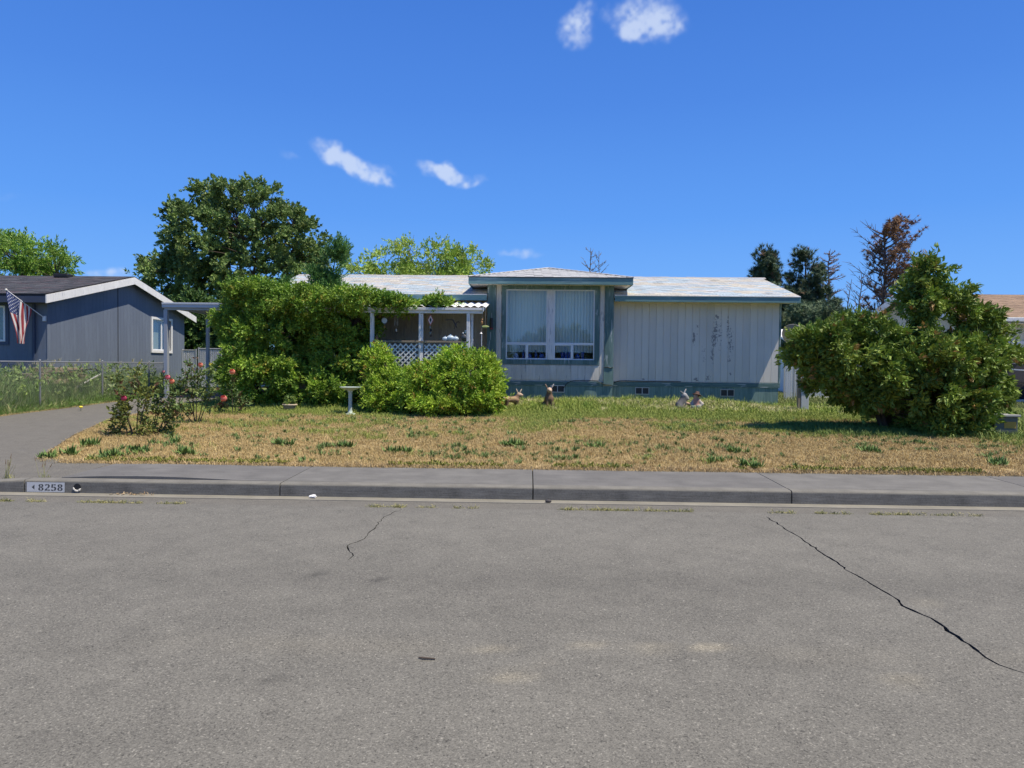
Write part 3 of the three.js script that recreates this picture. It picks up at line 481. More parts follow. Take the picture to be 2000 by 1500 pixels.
// ---------------------------------------------------------------- porch
const ZP = -18.95, PF = 1.06;
{
  const porch = thing('porch', 'white porch with corrugated metal cover, lattice railing and square posts', 'porch', [-4.2, 0.4, -20]);
  const x1 = X(943, ZP, 606), x0 = -6.3, by = W(850, 612, ZP).y, bt = W(850, 601, ZP).y;
  part(porch, 'deck', [B(x0, X(925, ZP), PF - 0.05, PF, ZW + 0.06, ZP + 0.05), B(x0, X(925, ZP), PF - 0.24, PF - 0.051, ZP - 0.02, ZP + 0.02)], M.wood, { swap: true });
  part(porch, 'beam', [RB(x0, x1, by, by + (bt - by) * 0.55, ZP - 0.05, ZP + 0.05), RB(x0, x1 + 0.03, by + (bt - by) * 0.55, bt, ZP - 0.03, ZP + 0.09)], M.oldWhite, { swap: true });
  const post = (px, w, z = ZP) => part(porch, 'post', [RB(X(px, z) - w / 2, X(px, z) + w / 2, H(X(px, z), z) - 0.05, by, z - w / 2, z + w / 2, 0.008)], M.oldWhite);
  post(727, 0.1); post(820, 0.06); post(824.5, 0.06, ZP - 0.03); post(914.5, 0.09); post(921.5, 0.07, ZP - 0.1); part(porch, 'post', RB(-6.28, -6.2, 0.35, by + 0.1, -20.5, -20.42), M.wood);
  // corrugated cover
  const zt = ZW + 0.1, yt = W(930, 590.5, zt).y - 0.02, per = 0.205, P = [], y0 = bt + 0.01; const am = 0.045;
  for (let x = x0; x < x1 - 0.01; x += per) for (const [a, b, ha, hb] of [[0, 0.42, 0, 1], [0.42, 0.58, 1, 1], [0.58, 1, 1, 0]]) for (const o of [0, -0.004]) { const A = [x + a * per, y0 + ha * am + o, ZP + 0.09], Bq = [x + b * per, y0 + hb * am + o, ZP + 0.09], C = [x + b * per, yt + hb * am + o, zt], D = [x + a * per, yt + ha * am + o, zt]; P.push(A, Bq, C, A, C, D); }
  part(porch, 'metal_cover', tri(P), mat([0.80, 0.80, 0.80], 0.5, { side: THREE.DoubleSide }));
  part(porch, 'end_cap', prism([[ZP + 0.1, bt - 0.1], [ZP + 0.1, bt + 0.05], [zt, yt + 0.05], [zt, yt - 0.05]], 'x', 0.02).translate(x1 + 0.005, 0, 0), M.whiteTrim);
  // railing with lattice: every slat its own piece
  reseed(81);
  const ry = W(800, 665.5, ZP).y, rail = part(porch, 'top_rail', [RB(X(729, ZP) + 0.03, X(910, ZP), ry - 0.05, ry, ZP - 0.1, ZP + 0.04)], M.wood, { swap: true });
  part(porch, 'bottom_rail', RB(X(729, ZP) + 0.05, X(910, ZP), PF - 0.04, PF + 0.05, ZP - 0.02, ZP + 0.02), M.oldWhite, { swap: true });
  const lat = (a, b, ya, yb) => { for (const s of [-1, 1]) for (let c = a - (yb - ya); c < b + (yb - ya); c += 0.145) {     // slat centre line x = c + s * (y - ya)
    let t0 = 0, t1 = yb - ya; const x = (t) => s > 0 ? c + t : c + (yb - ya) - t; const clip = (lo) => { const A = s > 0 ? lo - c : c + (yb - ya) - lo; return A; };
    const A = clip(a), Bq = clip(b); const lo = Math.min(A, Bq), hi = Math.max(A, Bq); t0 = Math.max(t0, lo); t1 = Math.min(t1, hi); if (t1 - t0 < 0.08) continue;
    const L = (t1 - t0) * Math.SQRT2, g = new THREE.BoxGeometry(0.036, L, 0.007).rotateZ(s > 0 ? -Math.PI / 4 : Math.PI / 4).translate(x((t0 + t1) / 2), ya + (t0 + t1) / 2, ZP + (s > 0 ? 0.0 : -0.009)); part(porch, 'lattice_slat', g, M.whiteTrim); } };
  lat(X(731, ZP), X(816, ZP), PF + 0.06, ry - 0.08); lat(X(829, ZP), X(909, ZP), PF + 0.06, ry - 0.08);
  // ornaments hanging under the cover and things on the rail
  const HG = 'ornaments hanging under the porch cover', cord = mat([0.3, 0.3, 0.3], 0.8);
  const hang = (px, py0, z, name, label, cat) => { const p = W(px, py0, z); const o = thing(name, label, cat, [p.x, p.y, p.z]); o.p = p; return o; };
  const hook = (o, len = 0.3) => part(o, 'cord', cyl(o.p, V(o.p.x, Math.min(o.p.y + len, by + 0.09), o.p.z), 0.004), cord);
  { const o = hang(751, 626, ZP - 0.3, 'hanging_disc', 'round pale blue glass disc ornament hanging in porch', 'ornament'); hook(o, 0.32); part(o, 'disc', new THREE.CylinderGeometry(0.075, 0.075, 0.015, 24).rotateX(Math.PI / 2).translate(o.p.x, o.p.y, o.p.z), mat([0.55, 0.65, 0.75], 0.3)); part(o, 'rim', new THREE.TorusGeometry(0.078, 0.01, 6, 24).translate(o.p.x, o.p.y, o.p.z), mat([0.1, 0.13, 0.2], 0.5)); part(o, 'bead', new THREE.OctahedronGeometry(0.03, 0).scale(1, 1.5, 1).translate(o.p.x, o.p.y - 0.17, o.p.z), mat([0.4, 0.3, 0.1], 0.4)); part(o, 'bead_cord', cyl(V(o.p.x, o.p.y - 0.085, o.p.z), V(o.p.x, o.p.y - 0.14, o.p.z), 0.004), cord); }
  { const o = hang(841, 625, ZP - 0.08, 'kite_ornament', 'red and white diamond shaped ornament with a dark tail', 'ornament'); hook(o, 0.2); const p = o.p; const d = (s, z) => new THREE.ExtrudeGeometry(new THREE.Shape([[0, s], [s * 0.5, 0], [0, -s], [-s * 0.5, 0]].map(([a, b]) => new THREE.Vector2(a, b))), { depth: 0.012, bevelEnabled: false }).translate(p.x, p.y, p.z + z); part(o, 'frame', d(0.16, 0), mat([0.45, 0.13, 0.12], 0.6)); part(o, 'panel', d(0.125, 0.004), mat([0.62, 0.5, 0.48], 0.6)); part(o, 'centre', d(0.055, 0.008), M.dark); for (let k = 0; k < 4; k++) part(o, 'tail_bead', new THREE.OctahedronGeometry(0.032, 0).scale(1, 1.3, 1).translate(p.x + (k % 2 ? 0.012 : -0.012), p.y - 0.2 - k * 0.075, p.z), k % 2 ? M.dark : mat([0.25, 0.27, 0.27], 0.4)); }
  { const o = hang(886, 632, ZP - 0.12, 'wire_mobile', 'dark wire mobile shaped like a leaping animal under porch', 'ornament'); hook(o, 0.25); const p = o.p, b = (a, c, r = 0.012) => cyl(V(p.x + a[0], p.y + a[1], p.z), V(p.x + c[0], p.y + c[1], p.z), r); part(o, 'body', [b([-0.22, 0.1], [-0.02, 0.1], 0.016), b([-0.02, 0.1], [0.05, -0.03], 0.02), b([0.05, -0.03], [0.12, 0.06]), b([0.05, -0.03], [0.02, -0.14]), b([0.05, -0.03], [0.10, -0.13]), b([0.12, 0.06], [0.16, 0.03])], mat([0.05, 0.045, 0.05], 0.6)); }
  { const o = hang(774, 645, ZP - 0.4, 'wind_chime', 'thin wind chime with a pale teardrop weight', 'wind chime'); hook(o, 0.5); const p = o.p; part(o, 'weight', new THREE.SphereGeometry(0.025, 10, 8).scale(1, 1.8, 1).translate(p.x, p.y, p.z), mat([0.55, 0.53, 0.48], 0.5)); part(o, 'tube', cyl(V(p.x - 0.04, p.y + 0.12, p.z), V(p.x - 0.04, p.y + 0.36, p.z), 0.008), M.greyMetal); part(o, 'tube', cyl(V(p.x + 0.04, p.y + 0.12, p.z), V(p.x + 0.04, p.y + 0.40, p.z), 0.008), M.greyMetal); part(o, 'cap', cyl(V(p.x, p.y + 0.40, p.z), V(p.x, p.y + 0.42, p.z), 0.06, 0.06, 14), M.greyMetal); }
  { const o = hang(941, 628, ZP + 0.03, 'wind_chime', 'brass wind chime with figures, hung outside the porch corner', 'wind chime'); const p = o.p; part(o, 'cord', cyl(V(p.x, p.y - 0.3, p.z), V(x1 - 0.01, by + 0.1, p.z), 0.004), cord); part(o, 'figure', [new THREE.SphereGeometry(0.04, 10, 8).scale(0.8, 1.6, 0.8).translate(p.x, p.y - 0.03, p.z), new THREE.SphereGeometry(0.025, 8, 6).translate(p.x + 0.01, p.y + 0.05, p.z)], mat([0.28, 0.15, 0.06], 0.5)); part(o, 'bell', new THREE.ConeGeometry(0.04, 0.05, 12).translate(p.x - 0.015, p.y - 0.3, p.z), mat([0.6, 0.6, 0.62], 0.4)); part(o, 'tube', cyl(V(p.x, p.y - 0.33, p.z), V(p.x, p.y - 0.66, p.z), 0.009), M.alu); }
  { const o = hang(948, 638, ZP + 0.03, 'leaf_ornament', 'yellow green leaf shaped ornament sticking out beside feeder', 'ornament'); const p = o.p; part(o, 'leaf', new THREE.SphereGeometry(0.1, 14, 8).scale(1, 0.3, 0.12).translate(p.x, p.y, p.z), mat([0.42, 0.48, 0.16], 0.6)); part(o, 'cord', cyl(V(p.x, p.y + 0.02, p.z), V(p.x, p.y + 0.5, p.z), 0.004), cord); }
  { const o = hang(960, 632, ZB + 0.12, 'bird_feeder', 'dark tube bird feeder with red base on teal column', 'bird feeder'); const p = o.p; part(o, 'tube', cyl(V(p.x, p.y - 0.12, p.z), V(p.x, p.y + 0.16, p.z), 0.04, 0.04, 14), M.dark); part(o, 'base', cyl(V(p.x, p.y - 0.17, p.z), V(p.x, p.y - 0.12, p.z), 0.03, 0.06, 14), mat([0.2, 0.03, 0.07], 0.4)); part(o, 'hanger', [cyl(V(p.x, p.y + 0.16, p.z), V(p.x, p.y + 0.30, p.z), 0.006), cyl(V(p.x, p.y + 0.30, p.z), V(p.x, p.y + 0.30, ZB + 0.04), 0.006)], M.galv); }
  { const c = W(880, 662, ZP - 0.05), o = thing('ceramic_bears', 'pale blue ceramic cluster of rounded ornaments on rail', 'ornament', [c.x, ry, ZP - 0.03]); for (const [a, r] of [[-0.14, 0.07], [0, 0.095], [0.14, 0.075]]) { const b = part(o, 'ceramic_piece', new THREE.SphereGeometry(r, 16, 12).scale(1.15, 0.85, 0.8).translate(c.x + a, ry + r * 0.84, ZP - 0.03), mat([0.42, 0.52, 0.62], 0.4)); part(b, 'knob', new THREE.SphereGeometry(r * 0.3, 10, 8).translate(c.x + a, ry + r * 1.75, ZP - 0.03), mat([0.42, 0.52, 0.62], 0.4)); } }
  { const c = W(907, 655, ZP - 0.03), o = thing('round_vase', 'dark round vase with white flowers standing on porch rail', 'vase', [c.x, ry, ZP - 0.03]); part(o, 'pot', new THREE.LatheGeometry([[0.001, 0], [0.05, 0], [0.1, 0.07], [0.095, 0.14], [0.05, 0.19], [0.055, 0.2]].map(([a, b]) => new THREE.Vector2(a, b)), 18).translate(c.x, ry, ZP - 0.03), mat([0.06, 0.065, 0.07], 0.35)); reseed(82); for (let k = 0; k < 7; k++) part(o, 'flower', new THREE.IcosahedronGeometry(0.028, 0).translate(c.x + rr(-0.04, 0.07), ry + 0.2 + R() * 0.09, ZP - 0.03 + rr(-0.03, 0.03)), mat([0.75, 0.74, 0.7], 0.8)); part(o, 'stem', cyl(V(c.x, ry + 0.18, ZP - 0.03), V(c.x + 0.02, ry + 0.27, ZP - 0.03), 0.02, 0.035), mat([0.1, 0.15, 0.05], 0.8)); }
  { const c = W(736, 655, ZP), o = thing('small_lantern', 'small brown lantern on the porch rail end by the vine', 'lantern', [c.x, ry, ZP - 0.03]); part(o, 'body', [cyl(V(c.x, ry, ZP - 0.03), V(c.x, ry + 0.1, ZP - 0.03), 0.04, 0.045, 6), cyl(V(c.x, ry + 0.1, ZP - 0.03), V(c.x, ry + 0.15, ZP - 0.03), 0.055, 0.01, 6)], mat([0.22, 0.13, 0.06], 0.5)); part(o, 'ring', new THREE.TorusGeometry(0.025, 0.005, 6, 14).translate(c.x, ry + 0.17, ZP - 0.03), M.dark); }
}

// ---------------------------------------------------------------- carport, car, gates, fences
{
  const c0 = W(317, 592, -21.45), yT = c0.y + 0.02, x0 = c0.x, x1 = -7.9, z0 = -21.45, z1 = -27.5;
  const cp = thing('carport', 'grey metal carport with flat panel roof and slim posts beside house', 'carport', [-10, 0.45, -24]);
  part(cp, 'front_fascia', [RB(x0, x1, yT - 0.15, yT - 0.06, z0 - 0.04, z0 + 0.03), RB(x0, x1, yT - 0.058, yT, z0 - 0.04, z0 + 0.05)], mat([0.5, 0.53, 0.57], 0.5));
  part(cp, 'side_fascia', RB(x0 - 0.04, x0 + 0.02, yT - 0.15, yT, z1, z0 - 0.041), mat([0.5, 0.53, 0.57], 0.5));
  for (let x = x0 + 0.03; x < x1 - 0.1; x += 0.31) part(cp, 'roof_panel', [B(x, x + 0.302, yT - 0.05, yT - 0.038, z1, z0 - 0.042), B(x, x + 0.02, yT - 0.10, yT - 0.051, z1, z0 - 0.042)], M.oldWhite);
  for (const z of [-21.55, -24.4, -27.3]) part(cp, 'cross_beam', B(x0 + 0.03, x1, yT - 0.22, yT - 0.152, z - 0.04, z + 0.04), M.greyMetal);
  const post = (x, z, w) => part(cp, 'post', RB(x - w / 2, x + w / 2, H(x, z) - 0.02, yT - 0.221, z - w / 2, z + w / 2, 0.01), M.greyMetal);
  post(X(325, -21.55, 700), -21.55, 0.12); post(X(406, -24.4, 700), -24.4, 0.1); post(X(406, -24.4, 700) + 0.02, -27.3, 0.1);
  post(-8.0, -24.4, 0.1);
}
{
  const gx = -10.72, gz = -25.6, car = thing('parked_car', 'silver grey car parked nose out in the shaded carport', 'car', [gx + 0.85, 0.5, gz - 1.8]);
  const y = 0.5, cx = gx + 0.85, paint = phys([0.56, 0.57, 0.58], { roughness: 0.35, metalness: 0.4, clearcoat: 0.8 });
  const side = [[0, 0.32], [0.02, 0.62], [0.12, 0.80], [1.15, 0.95], [1.25, 0.98], [4.1, 1.0], [4.3, 0.85], [4.35, 0.35], [3.9, 0.28], [0.4, 0.26]];
  const g = new THREE.ExtrudeGeometry(new THREE.Shape(side.map(([a, b]) => new THREE.Vector2(a, b))), { depth: 1.62, bevelEnabled: true, bevelSize: 0.06, bevelThickness: 0.06, bevelSegments: 3 }).rotateY(Math.PI / 2).translate(cx - 0.81, y, gz + 0.0);
  part(car, 'body', g, paint);
  const cab = new THREE.ExtrudeGeometry(new THREE.Shape([[1.2, 0.98], [1.95, 1.42], [3.5, 1.45], [4.1, 1.0]].map(([a, b]) => new THREE.Vector2(a, b))), { depth: 1.3, bevelEnabled: true, bevelSize: 0.05, bevelThickness: 0.08, bevelSegments: 2 }).rotateY(Math.PI / 2).translate(cx - 0.65, y, gz); part(car, 'cabin', cab, phys([0.02, 0.025, 0.03], { roughness: 0.08, clearcoat: 1 }));
  part(car, 'roof', RB(cx - 0.66, cx + 0.66, y + 1.46, y + 1.53, gz - 3.5, gz - 1.95, 0.03), paint);
  part(car, 'bumper', RB(cx - 0.86, cx + 0.86, y + 0.34, y + 0.56, gz + 0.0, gz + 0.12, 0.04), mat([0.25, 0.26, 0.28], 0.5)); part(car, 'grille', RB(cx - 0.45, cx + 0.45, y + 0.6, y + 0.74, gz + 0.02, gz + 0.075, 0.02), M.dark);
  for (const s of [-1, 1]) { part(car, 'headlight', RB(cx + s * 0.66 - 0.16, cx + s * 0.66 + 0.16, y + 0.6, y + 0.75, gz - 0.05, gz + 0.08, 0.03), mat([0.6, 0.62, 0.64], 0.2)); for (const zz of [-0.8, -3.45]) { const w = part(car, 'wheel', new THREE.CylinderGeometry(0.32, 0.32, 0.2, 24).rotateZ(Math.PI / 2).translate(cx + s * 0.79, y + 0.3, gz + zz), M.dark); part(w, 'rim', new THREE.CylinderGeometry(0.2, 0.2, 0.03, 16).rotateZ(Math.PI / 2).translate(cx + s * 0.895, y + 0.3, gz + zz), M.alu); } }
}
function slatGate(name, label, a, b, z, y0, y1, slatW, group) {
  const o = thing(name, label, 'gate', [(a + b) / 2, y0, z], group);
  const fr = (x) => part(o, 'gate_post', cyl(V(x, y0 - 0.05, z), V(x, y1 + 0.05, z), 0.03), M.galv); fr(a); fr(b);
  part(o, 'gate_rail', cyl(V(a, y1, z), V(b, y1, z), 0.02), M.galv); part(o, 'gate_rail', cyl(V(a, y0 + 0.06, z), V(b, y0 + 0.06, z), 0.02), M.galv);
  for (let x = a + 0.05; x < b - 0.04; x += slatW * 1.22) part(o, 'slat', B(x, x + slatW, y0 + 0.08, y1 - 0.03, z - 0.004, z + 0.004), R() < 0.5 ? M.alu : M.whiteTrim);
  const P = []; for (let x = a - (y1 - y0); x < b; x += 0.08) for (const s of [-1, 1]) { const h = y1 - y0, t0 = Math.max(0, a - x), t1 = Math.min(h, b - x); if (t1 - t0 < 0.05) continue; const f = (t) => V(x + t, s > 0 ? y0 + t : y1 - t, z + 0.008); P.push(cyl(f(t0), f(t1), 0.0022, 0.0022, 3)); }
  part(o, 'wire_mesh', P, M.galv, { stuff: true });
}
reseed(91);
slatGate('slatted_gate', 'white slatted chain link gate leaf hinged at the dark post', X(356, -27.8, 720), X(383, -27.8, 720), -27.8, 0.6, Y(370, 684, -27.8), 0.07);
slatGate('slatted_gate', 'white slatted chain link gate leaf standing behind carport post', X(388, -27.8, 720), X(432, -27.8, 720), -27.8, 0.6, Y(400, 681, -27.8), 0.07);
slatGate('slatted_fence', 'white slatted fence panel beside house corner under the dish', X(1533, -24.5, 720), X(1552, -24.5, 720), -24.5, 0.5, Y(1545, 697, -24.5), 0.065);
slatGate('slatted_fence', 'long white slatted fence behind the utility post and shrub', X(1556, -26, 720), X(1690, -26, 720), -26, 0.52, Y(1600, 705, -26), 0.065);
{
  // chain link fence along the driveway
  const fx = -12.15, f = thing('chain_link_fence', 'low galvanized chain link fence along the driveway', 'fence', [fx, 0.35, -18]);
  const za = -11, zb = -23.3, gy = (z) => H(fx, z), top = (z) => 1.585 + 0.0 * z;
  const pz = [-11, -13.9, WX(78, 720, fx).z, WX(200, 720, fx).z, WX(291, 720, fx).z, zb];
  for (const z of pz) { const p = part(f, 'fence_post', cyl(V(fx, gy(z) - 0.05, z), V(fx, top(z) + 0.03, z), 0.022), M.fenceWire); part(p, 'post_cap', new THREE.SphereGeometry(0.028, 10, 6).translate(fx, top(z) + 0.03, z), M.fenceWire); }
  part(f, 'top_rail', cyl(V(fx, top(za), za), V(fx, top(zb), zb), 0.017), M.fenceWire);
  const P = []; const h = 1.15; for (let z = zb - h; z < za; z += 0.078) for (const s of [-1, 1]) { const t0 = Math.max(0, zb - z), t1 = Math.min(h, za - z); if (t1 - t0 < 0.05) continue; const q = (t) => V(fx + 0.03 + s * 0.002, s > 0 ? top(z) - h + t : top(z) - t, z + t); P.push(cyl(q(t0), q(t1), 0.0019, 0.0019, 3)); }
  part(f, 'wire_mesh', P, M.fenceWire, { stuff: true });
}
{
  // junk in the neighbour's grass: firewood pile and a black sawhorse frame, a leaning pole
  reseed(93); const c = WX(112, 722, -13.3), pile = thing('lumber_pile', 'pile of weathered boards in tall grass behind the fence', 'lumber', [c.x, 0.42, c.z]);
  for (const [dx, y, l, hh] of [[0, 1.42, 1.2, 0.13], [-0.1, 1.26, 1.9, 0.14], [0.05, 1.11, 1.7, 0.13], [0, 0.85, 1.6, 0.24], [0, 0.6, 1.7, 0.24]]) part(pile, 'board', RB(c.x - 0.35 + dx, c.x + 0.35 + dx, y - hh, y, c.z - l / 2, c.z + l / 2, 0.01), mat([0.30, 0.235, 0.15], 0.9));
  const s = WX(165, 720, -12.9), fr = thing('tube_frame', 'black tube frame standing in grass behind the fence', 'frame', [s.x, 0.42, s.z]);
  const q = (a, y) => V(s.x, y, s.z - a); for (const [a, ya, b, yb] of [[-0.75, 1.33, 0.55, 1.39], [-0.75, 1.33, 0.1, 0.5], [0.55, 1.39, 1.4, 0.55], [-0.9, 1.28, -0.75, 1.33]]) part(fr, 'tube', cyl(q(a, ya), q(b, yb), 0.02), M.black);
  const lp = thing('leaning_pole', 'pale pole leaning low across the grass behind fence', 'pole', [s.x + 0.2, 0.45, s.z]); part(lp, 'shaft', cyl(WX(150, 756, -12.6), WX(199, 729, -12.6), 0.025, 0.02), mat([0.45, 0.44, 0.42], 0.6));
}
// ---------------------------------------------------------------- blue neighbour house on the left
{
  const gx = -14.3, F = WX(92, 640, gx), zf = F.z, zb = WX(360, 640, gx).z, pk = WX(266, 541, gx + 0.27), yE = WX(104, 576, gx + 0.27).y, zm = (zf + zb) / 2;
  const nb = thing('blue_house', 'dark slate blue neighbour house with white rake boards', 'house', [gx - 4, 0.4, zm]);
  const pt = paintTex([0.135, 0.162, 0.21], [0.15, 0.18, 0.23], [0.122, 0.147, 0.195], 41, -0.02, 0.05);
  const mS = mat([1, 1, 1], 0.7, { map: pt, bumpMap: grainBump, bumpScale: 0.001, tile: [1.2, 2.4] });
  const ov = 0.45, zE = zf + ov, sl = (pk.y - yE) / (zE - zm), yTop = (z) => yE + sl * (zE - Math.max(z, 2 * zm - z)) - 0.12;
  // gable wall boards with raked tops; window opening left free
  const wz0 = WX(297, 650, gx).z, wz1 = WX(333, 650, gx).z, wy1 = WX(297, 623, gx).y, wy0 = WX(297, 684, gx).y;
  const nB = 42, bw = (zf - zb) / nB;
  for (let i = 0; i < nB; i++) {
    const z1 = zf - i * bw - 0.0015, z0 = zf - (i + 1) * bw + 0.0015; const seg = (a, b, c, d) => part(nb, 'siding_board', prism([[z0, a], [z1, b], [z1, d], [z0, c]], 'x', 0.02).translate(gx - 0.02, 0, 0), mS);
    const t0 = yTop(z0), t1 = yTop(z1);
    if (z0 < wz0 && z1 > wz1) { seg(0.4, 0.4, wy0, wy0); seg(wy1, wy1, t0, t1); } else seg(0.4, 0.4, t0, t1);
  }
  part(nb, 'wall', [B(gx - 0.12, gx - 0.021, 0.3, yTop(zf), wz0 + 0.1, zf - 0.021), B(gx - 0.12, gx - 0.021, 0.3, yTop(zf), zb, wz1 - 0.1), B(gx - 0.12, gx - 0.021, 0.3, wy0, wz1 - 0.1, wz0 + 0.1), B(gx - 12, gx - 0.121, 0.3, yTop(zf), zb, zb + 0.1), B(gx - 12, gx - 0.121, yTop(zf) - 0.12, yTop(zf), zb + 0.1, zf - 0.13)], mS);
  part(nb, 'panel_seam', B(gx + 0.0005, gx + 0.012, 0.4, yTop(zm - 0.6) - 0.02, zm + 0.55, zm + 0.575), M.dark);
  const fx0 = gx - 12; for (let x = gx - 0.0; x > fx0; x -= 0.305) { const w0 = X(-30, zf, 650), w1 = X(12, zf, 650); const y1 = yE - 0.2; const put = (a, b) => part(nb, 'siding_board', B(x - 0.302, x, a, b, zf - 0.02, zf), mS); if (x > w0 && x - 0.3 < w1) { put(0.3, Y(0, 668, zf)); put(Y(0, 596, zf), y1); } else put(0.3, y1); }
  { const a = X(-40, zf, 650), b = X(11.5, zf, 650), y0 = Y(0, 667, zf), y1 = Y(0, 597, zf); pane(nb, a, b, y0, y1, zf - 0.02, 0.06); for (const g of [B(b + 0.01, b + 0.1, y0 - 0.1, y1 + 0.1, zf + 0.001, zf + 0.025), B(a, b + 0.01, y0 - 0.1, y0, zf + 0.001, zf + 0.025), B(a, b + 0.01, y1, y1 + 0.1, zf + 0.001, zf + 0.025)]) part(nb, 'window_trim', g, mat([0.06, 0.085, 0.14], 0.7)); part(nb, 'blind', B(a, b, y0, y1, zf - 0.16, zf - 0.14), mat([0.22, 0.25, 0.22], 0.8)); }
  // gable window: white casing, two sashes
  { const fw = 0.09, zc = mix(wz0, wz1, 0.55), x = gx + 0.001; for (const g of [B(x, x + 0.04, wy0 - fw, wy0, wz1 - fw, wz0 + fw), B(x, x + 0.04, wy1, wy1 + fw, wz1 - fw, wz0 + fw), B(x, x + 0.04, wy0, wy1, wz0, wz0 + fw), B(x, x + 0.04, wy0, wy1, wz1 - fw, wz1)]) part(nb, 'window_casing', g, M.whiteTrim);
    for (const [a, b, k] of [[wz0, zc, 0], [zc - 0.01, wz1, 0.02]]) { const f = part(nb, 'window_sash', [B(x - 0.05 - k, x - 0.02 - k, wy0, wy0 + 0.05, b, a), B(x - 0.05 - k, x - 0.02 - k, wy1 - 0.05, wy1, b, a), B(x - 0.05 - k, x - 0.02 - k, wy0 + 0.05, wy1 - 0.05, a - 0.05, a), B(x - 0.05 - k, x - 0.02 - k, wy0 + 0.05, wy1 - 0.05, b, b + 0.05)], M.vinyl); part(f, 'pane', B(x - 0.036 - k, x - 0.033 - k, wy0 + 0.04, wy1 - 0.04, b + 0.04, a - 0.04), M.glass); }
    part(nb, 'curtain', B(gx - 0.17, gx - 0.16, wy0, wy1, zc, wz0), mat([0.36, 0.38, 0.35], 0.9)); part(nb, 'room', B(gx - 2, gx - 1.95, 0.8, 3.2, wz1 - 1, wz0 + 1), M.interior); }
  part(nb, 'corner_trim', B(gx + 0.0005, gx + 0.012, 0.4, yE - 0.2, zf - 0.09, zf + 0.011), mS); part(nb, 'downspout', RB(gx - 0.42, gx - 0.34, 0.4, yE - 0.2, zf + 0.002, zf + 0.06, 0.01), mat([0.05, 0.07, 0.12], 0.6));
  // roof
  const xr = gx + 0.27, xl = gx - 12.4, tk = 0.06; const slab = (a, ya, b, yb) => prism([[a, ya - tk], [b, yb - tk], [b, yb], [a, ya]], 'x', xr - xl).translate(xl, 0, 0);
  const rf = part(nb, 'roof', [slab(zE, yE, zm, pk.y), slab(zm, pk.y, 2 * zm - zE, yE)], mat([0.03, 0.03, 0.033], 0.9));
  reseed(95); const dk = () => { const b = 0.075 + 0.06 * R(); const h = R(); return [b * (h < 0.2 ? 1.25 : 1), b, b * 1.06]; };
  const up = V(0, pk.y - yE, zm - zE), ul = up.length(); up.normalize(); const mD = mat([1, 1, 1], 0.95, { vertexColors: true, map: shingleTex, tile: [0.6, 0.6], side: THREE.DoubleSide });
  shingles(rf, 'shingles', V(xl, yE, zE), V(1, 0, 0), up, ul, () => [0, xr - xl], dk, mD, 0.14, 0.33); shingles(rf, 'shingles', V(xl, yE, 2 * zm - zE), V(1, 0, 0), V(0, up.y, -up.z), ul, () => [0, xr - xl], dk, mD, 0.14, 0.33);
  const rk = (za, ya, zb2, yb2) => part(nb, 'rake_board', prism([[za, ya - 0.27], [zb2, yb2 - 0.27], [zb2, yb2 - 0.03], [za, ya - 0.03]], 'x', 0.03).translate(xr - 0.005, 0, 0), M.whiteTrim);
  rk(zE, yE, zm, pk.y); rk(zm, pk.y, 2 * zm - zE, yE);
  part(nb, 'eave_fascia', B(xl, xr - 0.006, yE - 0.25, yE - 0.062, zE - 0.03, zE), mat([0.045, 0.06, 0.10], 0.7)); part(nb, 'soffit', B(xl, xr - 0.03, yE - 0.25, yE - 0.235, zf + 0.001, zE - 0.031), mat([0.05, 0.065, 0.1], 0.8));
  const vp = W(123, 537, zm + 0.5); part(rf, 'roof_vent', RB(vp.x - 0.25, vp.x + 0.25, vp.y - 0.1, vp.y + 0.03, zm + 0.3, zm + 0.65, 0.03), M.black);
}
